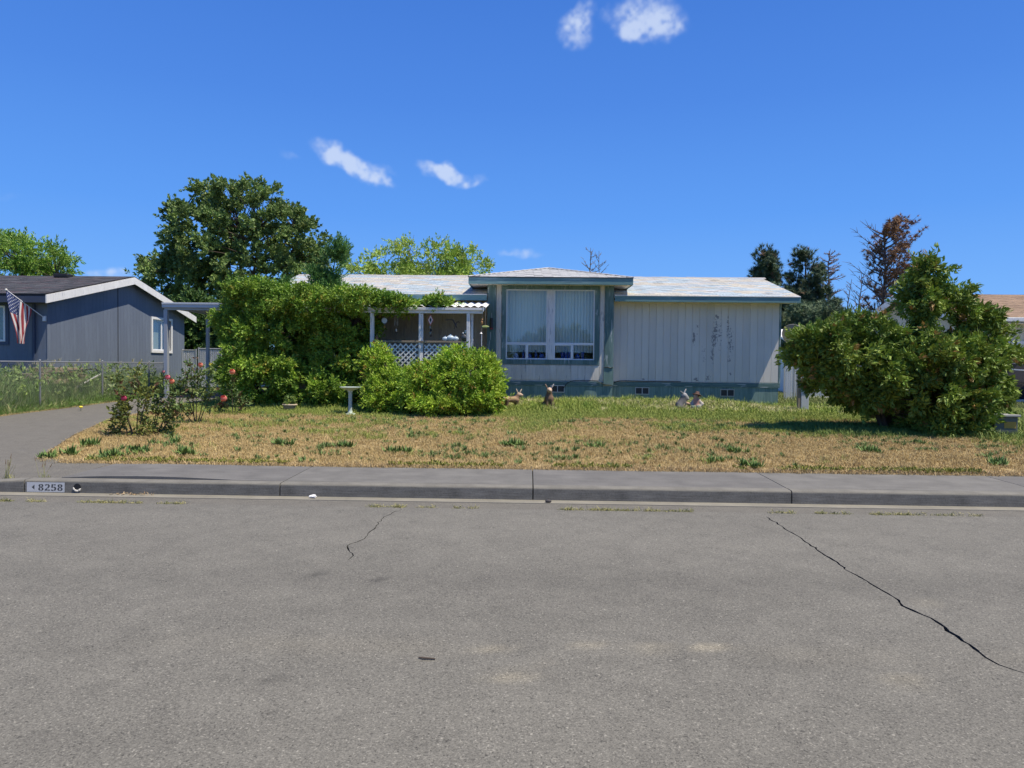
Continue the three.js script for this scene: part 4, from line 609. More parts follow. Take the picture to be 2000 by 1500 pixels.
// flag on the blue house
{
  const zf = WX(92, 640, -14.3).z, br = W(87, 621, zf + 0.02), tip = W(12, 566, zf + 0.75), d = tip.clone().sub(br);
  const f = thing('flag', 'american flag hanging from an angled white pole on the blue house', 'flag', [br.x, br.y, br.z]);
  part(f, 'pole', cyl(br, tip, 0.014, 0.012), mat([0.7, 0.7, 0.72], 0.4)); part(f, 'finial', new THREE.SphereGeometry(0.035, 12, 8).translate(tip.x, tip.y, tip.z), mat([0.7, 0.68, 0.6], 0.3)); part(f, 'bracket', RB(br.x - 0.05, br.x + 0.05, br.y - 0.1, br.y + 0.06, br.z - 0.02, br.z + 0.03, 0.01), M.alu);
  const c = document.createElement('canvas'); c.width = 760; c.height = 400; const x = c.getContext('2d');
  for (let i = 0; i < 13; i++) { x.fillStyle = i % 2 ? '#e9e6e2' : '#a83a42'; x.fillRect(0, i * 400 / 13, 760, 400 / 13 + 1); }
  x.fillStyle = '#3a4a7c'; x.fillRect(0, 0, 304, 400 * 7 / 13); x.fillStyle = '#ffffff';
  for (let r = 0; r < 9; r++) for (let k = 0; k < (r % 2 ? 5 : 6); k++) { const sx = 304 / 12 * (r % 2 ? 2 * k + 2 : 2 * k + 1), sy = 400 * 7 / 13 / 10 * (r + 1); x.beginPath(); for (let q = 0; q < 10; q++) { const a = q * Math.PI / 5 - Math.PI / 2, rad = q % 2 ? 4.5 : 11; x[q ? 'lineTo' : 'moveTo'](sx + Math.cos(a) * rad, sy + Math.sin(a) * rad); } x.fill(); }
  const ct = new THREE.CanvasTexture(c); ct.colorSpace = THREE.SRGBColorSpace;
  // cloth: hoist along the outer pole (canton at the tip), the fly hangs down and gathers
  const nS = 26, nT = 34, pos = [], uv = [], idx = []; const h0 = br.clone().addScaledVector(d, 0.34), low = W(43, 668, zf + 0.45);
  for (let j = 0; j <= nT; j++) for (let i = 0; i <= nS; i++) {
    const s = i / nS, t = j / nT, P = tip.clone().lerp(h0, s); const gath = t * t * (3 - 2 * t) * 0.85; const tgt = V(low.x + (s - 0.5) * 0.12, 0, low.z + (s - 0.5) * 0.1);
    P.x = mix(P.x, tgt.x, gath); P.z = mix(P.z, tgt.z, gath); const drop = mix(1.50, 1.02, s); P.y -= t * drop; const wv = Math.sin(s * 13 + t * 2.2) * 0.06 * Math.min(1, t * 3); P.z += wv; P.x += Math.cos(s * 13 + t * 2.2) * 0.025 * t;
    pos.push(P.x, P.y - 0.016, P.z); uv.push(t, 1 - s); }
  for (let j = 0; j < nT; j++) for (let i = 0; i < nS; i++) { const a = j * (nS + 1) + i; idx.push(a, a + 1, a + nS + 1, a + 1, a + nS + 2, a + nS + 1); }
  const g = new THREE.BufferGeometry(); g.setAttribute('position', new THREE.Float32BufferAttribute(pos, 3)); g.setAttribute('uv', new THREE.Float32BufferAttribute(uv, 2)); g.setIndex(idx); g.computeVertexNormals();
  const cm = phys([1, 1, 1], { map: ct, roughness: 0.9, side: THREE.DoubleSide, transmission: 0.3, thickness: 0 }); part(f, 'cloth', g, cm, { keepUV: true });
}
// ---------------------------------------------------------------- cream neighbour house on the right
{
  const gx = 16.2, zf = WX(1884, 700, gx).z, zb = WX(1682, 700, gx).z, zm = (zf + zb) / 2, ov = 0.5, zE = zf + ov, yE = W(1960, 619, zE).y, yR = W(1960, 575.5, zm).y;
  const nb = thing('cream_house', 'cream neighbour house with tan shingle roof and white garage door', 'house', [gx + 6, 0.4, zm]);
  const cream = mat([1, 1, 1], 0.75, { map: paintTex([0.60, 0.56, 0.44], [0.64, 0.60, 0.49], [0.55, 0.5, 0.4], 51, -0.03, 0.04), tile: [2, 2] });
  const yTop = (z) => yE + (yR - yE) * (zE - Math.max(z, 2 * zm - z)) / (zE - zm) - 0.14;
  const lap = 0.2, yW = yTop(zf) - 0.03; for (let y = 0.4; y < yR - 0.3; y += lap) { const y1 = y + lap; let a = zf, b = zb; const t = (yR - 0.14 - y1) / (yR - yE) * (zE - zm); if (y1 > yTop(zf)) { a = zm + Math.max(0.02, t); b = zm - Math.max(0.02, t); if (t < 0.1) continue; } part(nb, 'lap_board', prism([[a, y], [a, y1], [b, y1], [b, y]], 'x', 0.02).translate(gx - 0.001 - (y * 7 % 0.01), 0, 0), cream); }
  part(nb, 'wall', [prism([[zf - 0.03, 0.3], [zf - 0.03, yTop(zf) - 0.02], [zm, yTop(zm) - 0.04], [zb, yTop(zb) - 0.02], [zb, 0.3]], 'x', 0.1).translate(gx + 0.025, 0, 0), B(gx + 0.13, gx + 13, 0.3, yW, zb, zb + 0.1)], cream);
  const x0 = gx + 0.9, x1 = gx + 6; const fw = [[gx + 0.02, x0], [x1, gx + 13]];
  for (let y = 0.4; y < yE - 0.25; y += lap) for (const [a, b] of (y > 2.55 ? [[gx + 0.02, gx + 13]] : fw)) part(nb, 'lap_board', B(a, b, y, y + lap - 0.004, zf - 0.02, zf + 0.004 * ((y * 50 | 0) % 2)), cream);
  for (let k = 0; k < 4; k++) part(nb, 'garage_door_panel', RB(x0, x1, 0.42 + k * 0.54, 0.42 + (k + 1) * 0.54 - 0.012, zf - 0.09, zf - 0.05, 0.01), M.vinyl);
  part(nb, 'garage_door_trim', [B(x0 - 0.1, x1 + 0.1, 2.58, 2.72, zf + 0.006, zf + 0.03)], M.whiteTrim);
  const xl = gx - 0.45, xr = gx + 13.4, tk = 0.06; const slab = (a, ya, b, yb) => prism([[a, ya - tk], [b, yb - tk], [b, yb], [a, ya]], 'x', xr - xl).translate(xl, 0, 0);
  const rf = part(nb, 'roof', [slab(zE, yE, zm, yR), slab(zm, yR, 2 * zm - zE, yE)], mat([0.2, 0.14, 0.1], 0.9));
  reseed(97); const tan = () => { const b = 0.8 + 0.4 * R(); return [0.38 * b, 0.265 * b, 0.175 * b]; }; const up = V(0, yR - yE, zm - zE), ul = up.length(); up.normalize(); const mT = mat([1, 1, 1], 0.95, { vertexColors: true, map: shingleTex, tile: [0.6, 0.6], side: THREE.DoubleSide });
  shingles(rf, 'shingles', V(xl, yE, zE), V(1, 0, 0), up, ul, () => [0, xr - xl], tan, mT, 0.14, 0.33); shingles(rf, 'shingles', V(xl, yE, 2 * zm - zE), V(1, 0, 0), V(0, up.y, -up.z), ul, () => [0, xr - xl], tan, mT, 0.14, 0.33);
  const rk = (za, ya, zb2, yb2) => part(nb, 'rake_board', prism([[za, ya - 0.3], [zb2, yb2 - 0.3], [zb2, yb2 - 0.03], [za, ya - 0.03]], 'x', 0.03).translate(xl - 0.025, 0, 0), M.whiteTrim); rk(zE, yE, zm, yR); rk(zm, yR, 2 * zm - zE, yE);
  part(nb, 'gutter', RB(xl, xr, yE - 0.17, yE - 0.02, zE - 0.03, zE + 0.09, 0.02), M.whiteTrim); part(nb, 'soffit', B(xl, xr, yE - 0.22, yE - 0.2, zf + 0.01, zE - 0.031), M.whiteTrim);
}
{ // covered boat in front of the garage
  const bz = -22.5, p0 = W(1958, 715, bz), bt = thing('boat', 'dark navy boat with white stripe parked before cream house', 'boat', [p0.x + 2.4, 0.5, bz - 0.4]);
  const sec = (t) => { const w = 1.05 * Math.sqrt(Math.min(1, t * 1.6 + 0.02)); return { w, k: mix(0.75, 0.55, Math.min(1, t * 2)), top: mix(1.88, 1.62, Math.min(1, t * 1.5)) }; };
  const P = [], Q = [], S = []; const n = 16, x = (t) => p0.x + t * 5; const zc = bz - 0.7;
  for (let i = 0; i < n; i++) for (const s of [-1, 1]) { const A = sec(i / n), C = sec((i + 1) / n), xa = x(i / n), xb = x((i + 1) / n); const quad = (arr, a, b, c, d) => { arr.push(a, b, c, a, c, d); };
    quad(P, [xa, A.k, zc], [xb, C.k, zc], [xb, C.top - 0.55, zc + s * C.w * 0.8], [xa, A.top - 0.55, zc + s * A.w * 0.8]); quad(P, [xa, A.top - 0.55, zc + s * A.w * 0.8], [xb, C.top - 0.55, zc + s * C.w * 0.8], [xb, C.top, zc + s * C.w], [xa, A.top, zc + s * A.w]);
    quad(Q, [xa, A.top, zc + s * A.w], [xb, C.top, zc + s * C.w], [xb, C.top + 0.25, zc], [xa, A.top + 0.08, zc]);
    quad(S, [xa, A.top - 0.20, zc + s * (A.w + 0.004 - 0.055)], [xb, C.top - 0.20, zc + s * (C.w + 0.004 - 0.055)], [xb, C.top - 0.16, zc + s * (C.w + 0.006 - 0.044)], [xa, A.top - 0.16, zc + s * (A.w + 0.006 - 0.044)]); }
  const navy = phys([0.012, 0.018, 0.045], { roughness: 0.25, clearcoat: 0.6, side: THREE.DoubleSide });
  part(bt, 'hull', tri(P), navy); part(bt, 'cover', tri(Q), mat([0.03, 0.035, 0.05], 0.9, { side: THREE.DoubleSide })); part(bt, 'stripe', tri(S.map(([a, b, c]) => [a, b, c + (c > zc ? 0.03 : -0.03)])), mat([0.75, 0.77, 0.8], 0.5, { side: THREE.DoubleSide }));
  part(bt, 'trailer', [B(p0.x - 0.9, p0.x + 4.6, 0.62, 0.70, zc - 0.04, zc + 0.04), B(p0.x + 2.5, p0.x + 3.6, 0.6, 0.72, zc - 0.95, zc + 0.95)], M.galv); for (const s of [-1, 1]) part(bt, 'wheel', new THREE.CylinderGeometry(0.3, 0.3, 0.2, 20).rotateX(Math.PI / 2).translate(p0.x + 3, 0.78, zc + s * 1.05), M.dark); part(bt, 'jack', cyl(V(p0.x - 0.7, 0.45, zc), V(p0.x - 0.7, 0.95, zc), 0.03), M.galv);
  const rt = structure('neighbour_driveway', 'pale concrete drive in front of the cream house'); part(rt, 'surface', B(p0.x - 1.2, 40, 0.3, 0.485, -26.4, -18.5), mat([0.36, 0.34, 0.30], 0.9));
}
// white shed roof glimpsed behind the shrub
{
  const z = -30, a = W(1555, 646, z), b = W(1690, 690, z), s = thing('white_shed', 'small white metal shed behind the slatted fence', 'shed', [(a.x + b.x) / 2, 0.5, z - 1.2]);
  const wm = mat([0.75, 0.75, 0.74], 0.6); part(s, 'wall', [B(a.x, b.x, 0.4, b.y + 0.2, z - 2.4, z)], wm); part(s, 'roof', prism([[z + 0.15, b.y + 0.2], [z - 2.6, a.y + 0.12], [z - 2.6, a.y + 0.2], [z + 0.15, b.y + 0.28]], 'x', b.x - a.x + 0.3).translate(a.x - 0.15, 0, 0), mat([0.85, 0.85, 0.85], 0.5)); part(s, 'door', B(a.x + 0.25, a.x + 0.55, 0.6, b.y - 0.1, z + 0.001, z + 0.03), M.dark);
}
// satellite dish, utility post, meter box
{
  const c = W(1549, 655, -21.5), foot = W(1527, 696, -21.12), o = thing('satellite_dish', 'grey satellite dish on an arm at the house corner', 'satellite dish', [foot.x, foot.y, foot.z]);
  const prof = []; for (let k = 0; k <= 10; k++) { const r = 0.33 * k / 10; prof.push(new THREE.Vector2(r + 0.0005, r * r * 0.45)); } prof.push(new THREE.Vector2(0.345, 0.045)); for (let k = 10; k >= 0; k--) { const r = 0.33 * k / 10; prof.push(new THREE.Vector2(r + 0.0005, r * r * 0.45 - 0.012)); }
  const q = new THREE.Quaternion().setFromUnitVectors(V(0, 1, 0), V(0.55, 0.42, -0.72).normalize());    // faces away: the back is what the street sees
  const g = new THREE.LatheGeometry(prof, 32).applyQuaternion(q).translate(c.x, c.y, c.z); part(o, 'dish', g, mat([0.24, 0.245, 0.25], 0.6, { side: THREE.DoubleSide }));
  const back = c.clone().add(V(-0.02, -0.1, 0.1)); part(o, 'mount', new RoundedBoxGeometry(0.2, 0.24, 0.12, 2, 0.02).translate(back.x, back.y - 0.04, back.z), M.greyMetal); part(o, 'arm', cyl(foot, back, 0.028), M.greyMetal); part(o, 'feed_arm', cyl(back, c.clone().add(V(0.28, -0.12, -0.42)), 0.014), M.greyMetal); part(o, 'foot_plate', B(foot.x - 0.05, foot.x + 0.05, foot.y - 0.09, foot.y + 0.09, foot.z - 0.01, foot.z + 0.02), M.greyMetal);
}
{
  const z = -19.2, gy = H(X(1565, z), z), a = X(1560, z), b = X(1566, z), c = X(1581, z), yt = Y(1565, 722, z), o = thing('utility_pedestal', 'weathered wooden post with grey meter pedestal on the lawn', 'utility post', [b, gy, z]);
  part(o, 'post', RB(a, b - 0.005, gy - 0.1, yt, z - 0.06, z + 0.04), M.wood); part(o, 'cabinet', RB(b, c, gy - 0.05, Y(1573, 756, z), z - 0.12, z + 0.05, 0.01), mat([0.52, 0.54, 0.56], 0.6)); const mb = part(o, 'meter_box', RB(b, c + 0.02, Y(1573, 755, z), Y(1573, 742, z), z - 0.14, z + 0.08, 0.01), mat([0.62, 0.63, 0.63], 0.5)); part(mb, 'lid_edge', B(b - 0.003, c + 0.023, Y(1573, 756.5, z), Y(1573, 755, z), z - 0.14, z + 0.083), M.greyMetal);
}
{
  const p = W(1954, 845, -14.3), gy = H(p.x, -14.3), o = thing('utility_box', 'low grey utility box with worn yellow label beside shrub', 'utility box', [p.x, gy, -14.3]);
  part(o, 'box', RB(p.x - 0.22, p.x + 0.24, gy - 0.03, gy + 0.40, -14.5, -14.15, 0.02), mat([0.11, 0.13, 0.11], 0.7)); part(o, 'lid', RB(p.x - 0.25, p.x + 0.27, gy + 0.40, gy + 0.45, -14.54, -14.11, 0.015), mat([0.27, 0.28, 0.27], 0.7)); part(o, 'label', B(p.x - 0.03, p.x + 0.2, gy + 0.18, gy + 0.31, -14.149, -14.146), mat([0.42, 0.28, 0.06], 0.8));
}
// bird bath, pot
{
  const z = -17.15, p = W(684, 797, z), gy = H(p.x, z), yt = Y(684, 756, z), o = thing('bird_bath', 'pale green bird bath on a slim pedestal before the vine', 'bird bath', [p.x, gy, z]); const m = mat([0.42, 0.50, 0.46], 0.7);
  const L = (pr) => new THREE.LatheGeometry(pr.map(([a, b]) => new THREE.Vector2(a, b)), 28).translate(p.x, gy, z), h = yt - gy;
  part(o, 'bowl', L([[0.05, h - 0.09], [0.15, h - 0.06], [0.245, h - 0.012], [0.265, h], [0.25, h + 0.004], [0.15, h - 0.035], [0.001, h - 0.05]]), m); part(o, 'pedestal', L([[0.001, -0.02], [0.14, -0.02], [0.13, 0.03], [0.06, 0.06], [0.045, 0.12], [0.045, h - 0.14], [0.07, h - 0.085]]), m);
  const z2 = -17.8, p2 = W(566, 795, z2), g2 = H(p2.x, z2), o2 = thing('planter_pot', 'tan planter pot with a low leafy plant', 'planter', [p2.x, g2, z2]); const L2 = (pr) => new THREE.LatheGeometry(pr.map(([a, b]) => new THREE.Vector2(a, b)), 24).translate(p2.x, g2, z2);
  part(o2, 'pot', L2([[0.001, 0], [0.13, 0], [0.165, 0.16], [0.15, 0.16], [0.001, 0.13]]), mat([0.33, 0.25, 0.18], 0.85)); part(o2, 'rim', new THREE.TorusGeometry(0.17, 0.02, 8, 26).rotateX(Math.PI / 2).translate(p2.x, g2 + 0.17, z2), mat([0.45, 0.37, 0.27], 0.85));
}
// ---------------------------------------------------------------- garden statues: one continuous body from tapered bones
function bodySurface(bones, cell, blend = 0.02) {           // bones: [ax, ay, az, ar, bx, by, bz, br, [r, g, b]]
  let lo = V(9, 9, 9), hi = V(-9, -9, -9); for (const b of bones) for (const k of [0, 4]) { lo.min(V(b[k] - b[k + 3], b[k + 1] - b[k + 3], b[k + 2] - b[k + 3])); hi.max(V(b[k] + b[k + 3], b[k + 1] + b[k + 3], b[k + 2] + b[k + 3])); }
  const c = lo.clone().add(hi).multiplyScalar(0.5), half = Math.max(hi.x - lo.x, hi.y - lo.y, hi.z - lo.z) / 2 * 1.12, n = Math.min(72, Math.ceil(2 * half / cell));
  const dist = (p, b) => { const ax = p.x - b[0], ay = p.y - b[1], az = p.z - b[2], dx = b[4] - b[0], dy = b[5] - b[1], dz = b[6] - b[2], t = Math.max(0, Math.min(1, (ax * dx + ay * dy + az * dz) / (dx * dx + dy * dy + dz * dz + 1e-9))); return Math.hypot(ax - dx * t, ay - dy * t, az - dz * t) - mix(b[3], b[7], t); };
  const mc = new MarchingCubes(n, M.vinyl, false, false, 120000); mc.isolation = 0; const p = V(0, 0, 0);
  for (let k = 0; k < n; k++) for (let j = 0; j < n; j++) for (let i = 0; i < n; i++) { p.set((i - n / 2) / (n / 2) * half + c.x, (j - n / 2) / (n / 2) * half + c.y, (k - n / 2) / (n / 2) * half + c.z); let s = 0; for (const b of bones) s += Math.exp(-dist(p, b) / blend); mc.field[k * n * n + j * n + i] = blend * Math.log(Math.max(s, 1e-30)); }
  mc.update(); const cnt = mc.count, pos = new Float32Array(mc.positionArray.slice(0, cnt * 3)), col = new Float32Array(cnt * 3);
  for (let i = 0; i < cnt; i++) { pos[i * 3] = pos[i * 3] * half + c.x; pos[i * 3 + 1] = pos[i * 3 + 1] * half + c.y; pos[i * 3 + 2] = pos[i * 3 + 2] * half + c.z; p.set(pos[i * 3], pos[i * 3 + 1], pos[i * 3 + 2]); let best = 9, bc = [1, 1, 1]; for (const b of bones) { const d = dist(p, b); if (d < best) { best = d; bc = b[8]; } } col.set(bc, i * 3); }
  const g = new THREE.BufferGeometry(); g.setAttribute('position', new THREE.BufferAttribute(pos, 3)); g.setAttribute('normal', new THREE.BufferAttribute(new Float32Array(mc.normalArray.slice(0, cnt * 3)), 3)); g.setAttribute('color', new THREE.BufferAttribute(col, 3)); g.computeVertexNormals(); return g;
}
M.statue = mat([1, 1, 1], 0.75, { vertexColors: true });
function statue(name, label, cat, px, py, z, turn, bones, cell, extra) {
  const p = W(px, py, z), gy = H(p.x, z), o = thing(name, label, cat, [p.x, gy - 0.02, z]); o.off = V(0, 0, 0); o.rotation.y = turn; part(o, 'body', bodySurface(bones, cell), M.statue); if (extra) extra(o); return o;
}
{
  const br = [0.17, 0.105, 0.065], pale = [0.5, 0.36, 0.26], wh = [0.6, 0.57, 0.52], dk = [0.09, 0.06, 0.045];
  const ear = (o, x, y, z, tilt, c, s = 1) => part(o, 'ear', new THREE.SphereGeometry(0.035 * s, 10, 8).scale(0.55, 2.1, 0.3).rotateZ(tilt).translate(x, y, z), mat(c, 0.8));
  // sitting deer facing the street
  statue('deer_statue', 'brown sitting deer statue with tall ears beside skirt vent', 'statue', 1072, 795, -18.9, 0.15, [[0, 0.16, -0.12, 0.12, 0, 0.28, 0.02, 0.10, br], [0, 0.28, 0.02, 0.10, 0, 0.42, 0.05, 0.06, br], [0, 0.42, 0.05, 0.055, 0, 0.50, 0.07, 0.05, br], [0, 0.50, 0.06, 0.06, 0, 0.485, 0.16, 0.032, pale], [-0.065, 0.28, 0.06, 0.04, -0.06, 0.02, 0.12, 0.028, br], [0.065, 0.28, 0.06, 0.04, 0.06, 0.02, 0.12, 0.028, br], [-0.11, 0.10, -0.10, 0.08, -0.11, 0.04, 0.08, 0.04, dk], [0.11, 0.10, -0.10, 0.08, 0.11, 0.04, 0.08, 0.04, dk]], 0.012, (o) => { ear(o, -0.085, 0.60, 0.05, 0.5, [0.25, 0.17, 0.12]); ear(o, 0.085, 0.60, 0.05, -0.5, [0.45, 0.42, 0.4]); for (const s of [-1, 1]) part(o, 'eye', new THREE.SphereGeometry(0.009, 8, 6).translate(s * 0.042, 0.515, 0.105), M.black); });
  // standing fawn side on
  statue('fawn_statue', 'small tan standing fawn statue near the porch bush', 'statue', 1002, 797, -18.7, 0.5, [[-0.2, 0.30, 0, 0.075, 0.08, 0.29, 0, 0.08, [0.30, 0.19, 0.10]], [0.08, 0.30, 0, 0.07, 0.17, 0.42, 0.02, 0.042, br], [0.17, 0.43, 0.02, 0.05, 0.24, 0.41, 0.05, 0.028, pale], [0.09, 0.26, 0.05, 0.035, 0.10, 0.0, 0.05, 0.018, br], [0.09, 0.26, -0.05, 0.035, 0.12, 0.0, -0.05, 0.018, br], [-0.2, 0.28, 0.05, 0.045, -0.21, 0.0, 0.05, 0.018, br], [-0.2, 0.28, -0.05, 0.045, -0.24, 0.0, -0.05, 0.018, br]], 0.012, (o) => { ear(o, 0.13, 0.52, -0.03, 0.45, [0.5, 0.42, 0.33], 0.9); ear(o, 0.19, 0.52, 0.06, -0.55, [0.5, 0.42, 0.33], 0.9); part(o, 'tail', new THREE.SphereGeometry(0.03, 8, 6).scale(1, 1.3, 0.7).translate(-0.275, 0.33, 0), mat(wh, 0.8)); });
  // grey donkey sitting and the seated boy
  const gy = [0.10, 0.10, 0.105], lg = [0.30, 0.30, 0.31];
  statue('donkey_statue', 'grey and white donkey statue facing the seated figure', 'statue', 1332, 797, -18.9, 0.25, [[-0.06, 0.14, 0, 0.12, 0.03, 0.28, 0, 0.08, gy], [0.03, 0.28, 0, 0.075, 0.06, 0.38, 0.02, 0.06, gy], [0.05, 0.40, 0.02, 0.062, 0.14, 0.31, 0.04, 0.042, lg], [0.05, 0.2, 0.05, 0.04, 0.1, 0.02, 0.08, 0.03, gy], [0.05, 0.2, -0.05, 0.04, 0.1, 0.02, -0.04, 0.03, gy], [-0.12, 0.08, 0.08, 0.07, 0.02, 0.04, 0.12, 0.04, gy]], 0.012, (o) => { ear(o, 0.075, 0.50, 0.0, -0.5, [0.4, 0.4, 0.4], 1.1); ear(o, -0.03, 0.47, 0.05, 0.9, [0.2, 0.2, 0.21], 1.0); });
  const sk = [0.46, 0.29, 0.2], sh = [0.42, 0.23, 0.19], wsl = [0.42, 0.38, 0.34], je = [0.11, 0.15, 0.14];
  statue('child_statue', 'seated child statue in pink vest and brown hat', 'statue', 1360, 797, -18.9, -0.35, [[0, 0.10, 0, 0.085, 0, 0.26, 0, 0.08, sh], [0, 0.26, 0, 0.03, 0, 0.33, 0.01, 0.03, sk], [-0.005, 0.385, 0.015, 0.06, -0.012, 0.365, 0.03, 0.05, sk], [-0.08, 0.25, 0.01, 0.035, -0.13, 0.16, 0.07, 0.028, wsl], [-0.13, 0.16, 0.07, 0.026, -0.22, 0.185, 0.12, 0.02, sk], [-0.22, 0.185, 0.12, 0.018, -0.245, 0.21, 0.13, 0.012, sk], [0.08, 0.25, 0.0, 0.035, 0.15, 0.17, 0.0, 0.03, wsl], [0.15, 0.17, 0.0, 0.028, 0.09, 0.09, 0.06, 0.024, wsl], [-0.05, 0.08, 0.02, 0.055, -0.08, 0.09, 0.2, 0.04, je], [0.05, 0.08, 0.02, 0.055, 0.07, 0.09, 0.2, 0.04, je], [-0.08, 0.09, 0.2, 0.038, -0.08, -0.03, 0.22, 0.03, je], [0.07, 0.09, 0.2, 0.038, 0.07, -0.03, 0.22, 0.03, je]], 0.01, (o) => {
    part(o, 'hat', new THREE.LatheGeometry([[0.001, 0.085], [0.045, 0.08], [0.06, 0.03], [0.065, 0.012], [0.12, -0.005], [0.125, -0.014], [0.065, 0.0], [0.001, 0.0]].map(([a, b]) => new THREE.Vector2(a, b)), 24).rotateZ(-0.2).rotateX(-0.25).translate(0.012, 0.42, 0.0), mat([0.085, 0.045, 0.035], 0.8));
    part(o, 'hair', new THREE.SphereGeometry(0.063, 12, 10).scale(1, 1, 0.9).translate(0.012, 0.385, -0.016), mat([0.10, 0.05, 0.03], 0.8)); for (const s of [-1, 1]) part(o, 'eye', new THREE.SphereGeometry(0.006, 6, 5).translate(-0.008 + s * 0.022, 0.39, 0.072), M.black); part(o, 'nose', new THREE.SphereGeometry(0.009, 6, 5).translate(-0.012, 0.375, 0.08), mat(sk, 0.8)); });
}

// ---------------------------------------------------------------- vegetation
function leafGeo(L, Wd, fold = 0.12, curl = 0.2) {
  const a = [0, 0, 0], l = [-Wd / 2, L * 0.42, Wd * fold], r = [Wd / 2, L * 0.42, Wd * fold], m = [0, L * 0.45, -Wd * fold], t = [0, L, -L * curl];
  return tri([a, r, m, a, m, l, m, r, t, m, t, l]);
}
function sprig(n, L, Wd, stem, o = {}) {             // leaves set round a short twig along +y
  const gs = []; for (let i = 0; i < n; i++) {
    const t = n > 1 ? i / (n - 1) : 1, s = (o.s0 ?? 0.75) + R() * 0.45, g = leafGeo(L * s, Wd * s, rr(0.05, 0.25), o.curl ?? rr(0.05, 0.3));
    g.rotateY(rr(-0.5, 0.5)); g.rotateX((o.open ?? 1.0) * mix(1.25, 0.35, t) + rr(-0.25, 0.25)); g.rotateY(i * 2.4 + R()); g.translate(0, stem * t, 0); gs.push(g);
  }
  if (stem > 0.03) gs.push(cyl(V(0, -stem * 0.3, 0), V(0, stem, 0), L * 0.025, L * 0.012, 3).toNonIndexed());
  for (const g of gs) for (const k of Object.keys(g.attributes)) if (!['position', 'normal', 'uv'].includes(k)) g.deleteAttribute(k);
  return mergeGeometries(gs);
}
function tuft(n, h, spread, wid, lean = 0.5) {       // grass tuft of bent blades
  const P = []; for (let i = 0; i < n; i++) {
    const a = R() * 6.283, b = R() * 6.283, r = spread * Math.sqrt(R()), x = Math.cos(a) * r, z = Math.sin(a) * r, k = rr(0.5, 1), ln = lean * rr(0.3, 1.2) * h * k, dx = Math.cos(b) * ln, dz = Math.sin(b) * ln, c = R() * 6.283, wx = Math.cos(c) * wid / 2, wz = Math.sin(c) * wid / 2;
    const A = [x - wx, 0, z - wz], Bq = [x + wx, 0, z + wz], C = [x + dx * 0.35 + wx * 0.7, h * k * 0.6, z + dz * 0.35 + wz * 0.7], D = [x + dx * 0.35 - wx * 0.7, h * k * 0.6, z + dz * 0.35 - wz * 0.7], E = [x + dx, h * k * (1 - lean * 0.25), z + dz]; P.push(A, Bq, C, A, C, D, D, C, E);
  } return tri(P);
}
const UPV = V(0, 1, 0);
function instances(parent, name, geo, mt, items, off = V(0, 0, 0)) {     // items: { p, d, s, c, (sy) }
  const m = fin(new THREE.InstancedMesh(geo, mt, items.length)), q = new THREE.Quaternion(), q2 = new THREE.Quaternion(), M4 = new THREE.Matrix4(), c = new THREE.Color(), S = V(1, 1, 1), P = V(0, 0, 0);
  items.forEach((it, i) => { q.setFromUnitVectors(UPV, it.d); q2.setFromAxisAngle(UPV, R() * 6.283); q.multiply(q2); S.set(it.s, it.s * (it.sy ?? 1), it.s); M4.compose(P.copy(it.p).sub(off), q, S); m.setMatrixAt(i, M4); m.setColorAt(i, c.setRGB(...it.c)); });
  m.name = name; m.userData.kind = 'stuff'; parent.add(m); return m;
}
const rndDir = () => { const z = rr(-1, 1), a = R() * 6.283, r = Math.sqrt(1 - z * z); return V(r * Math.cos(a), z, r * Math.sin(a)); };
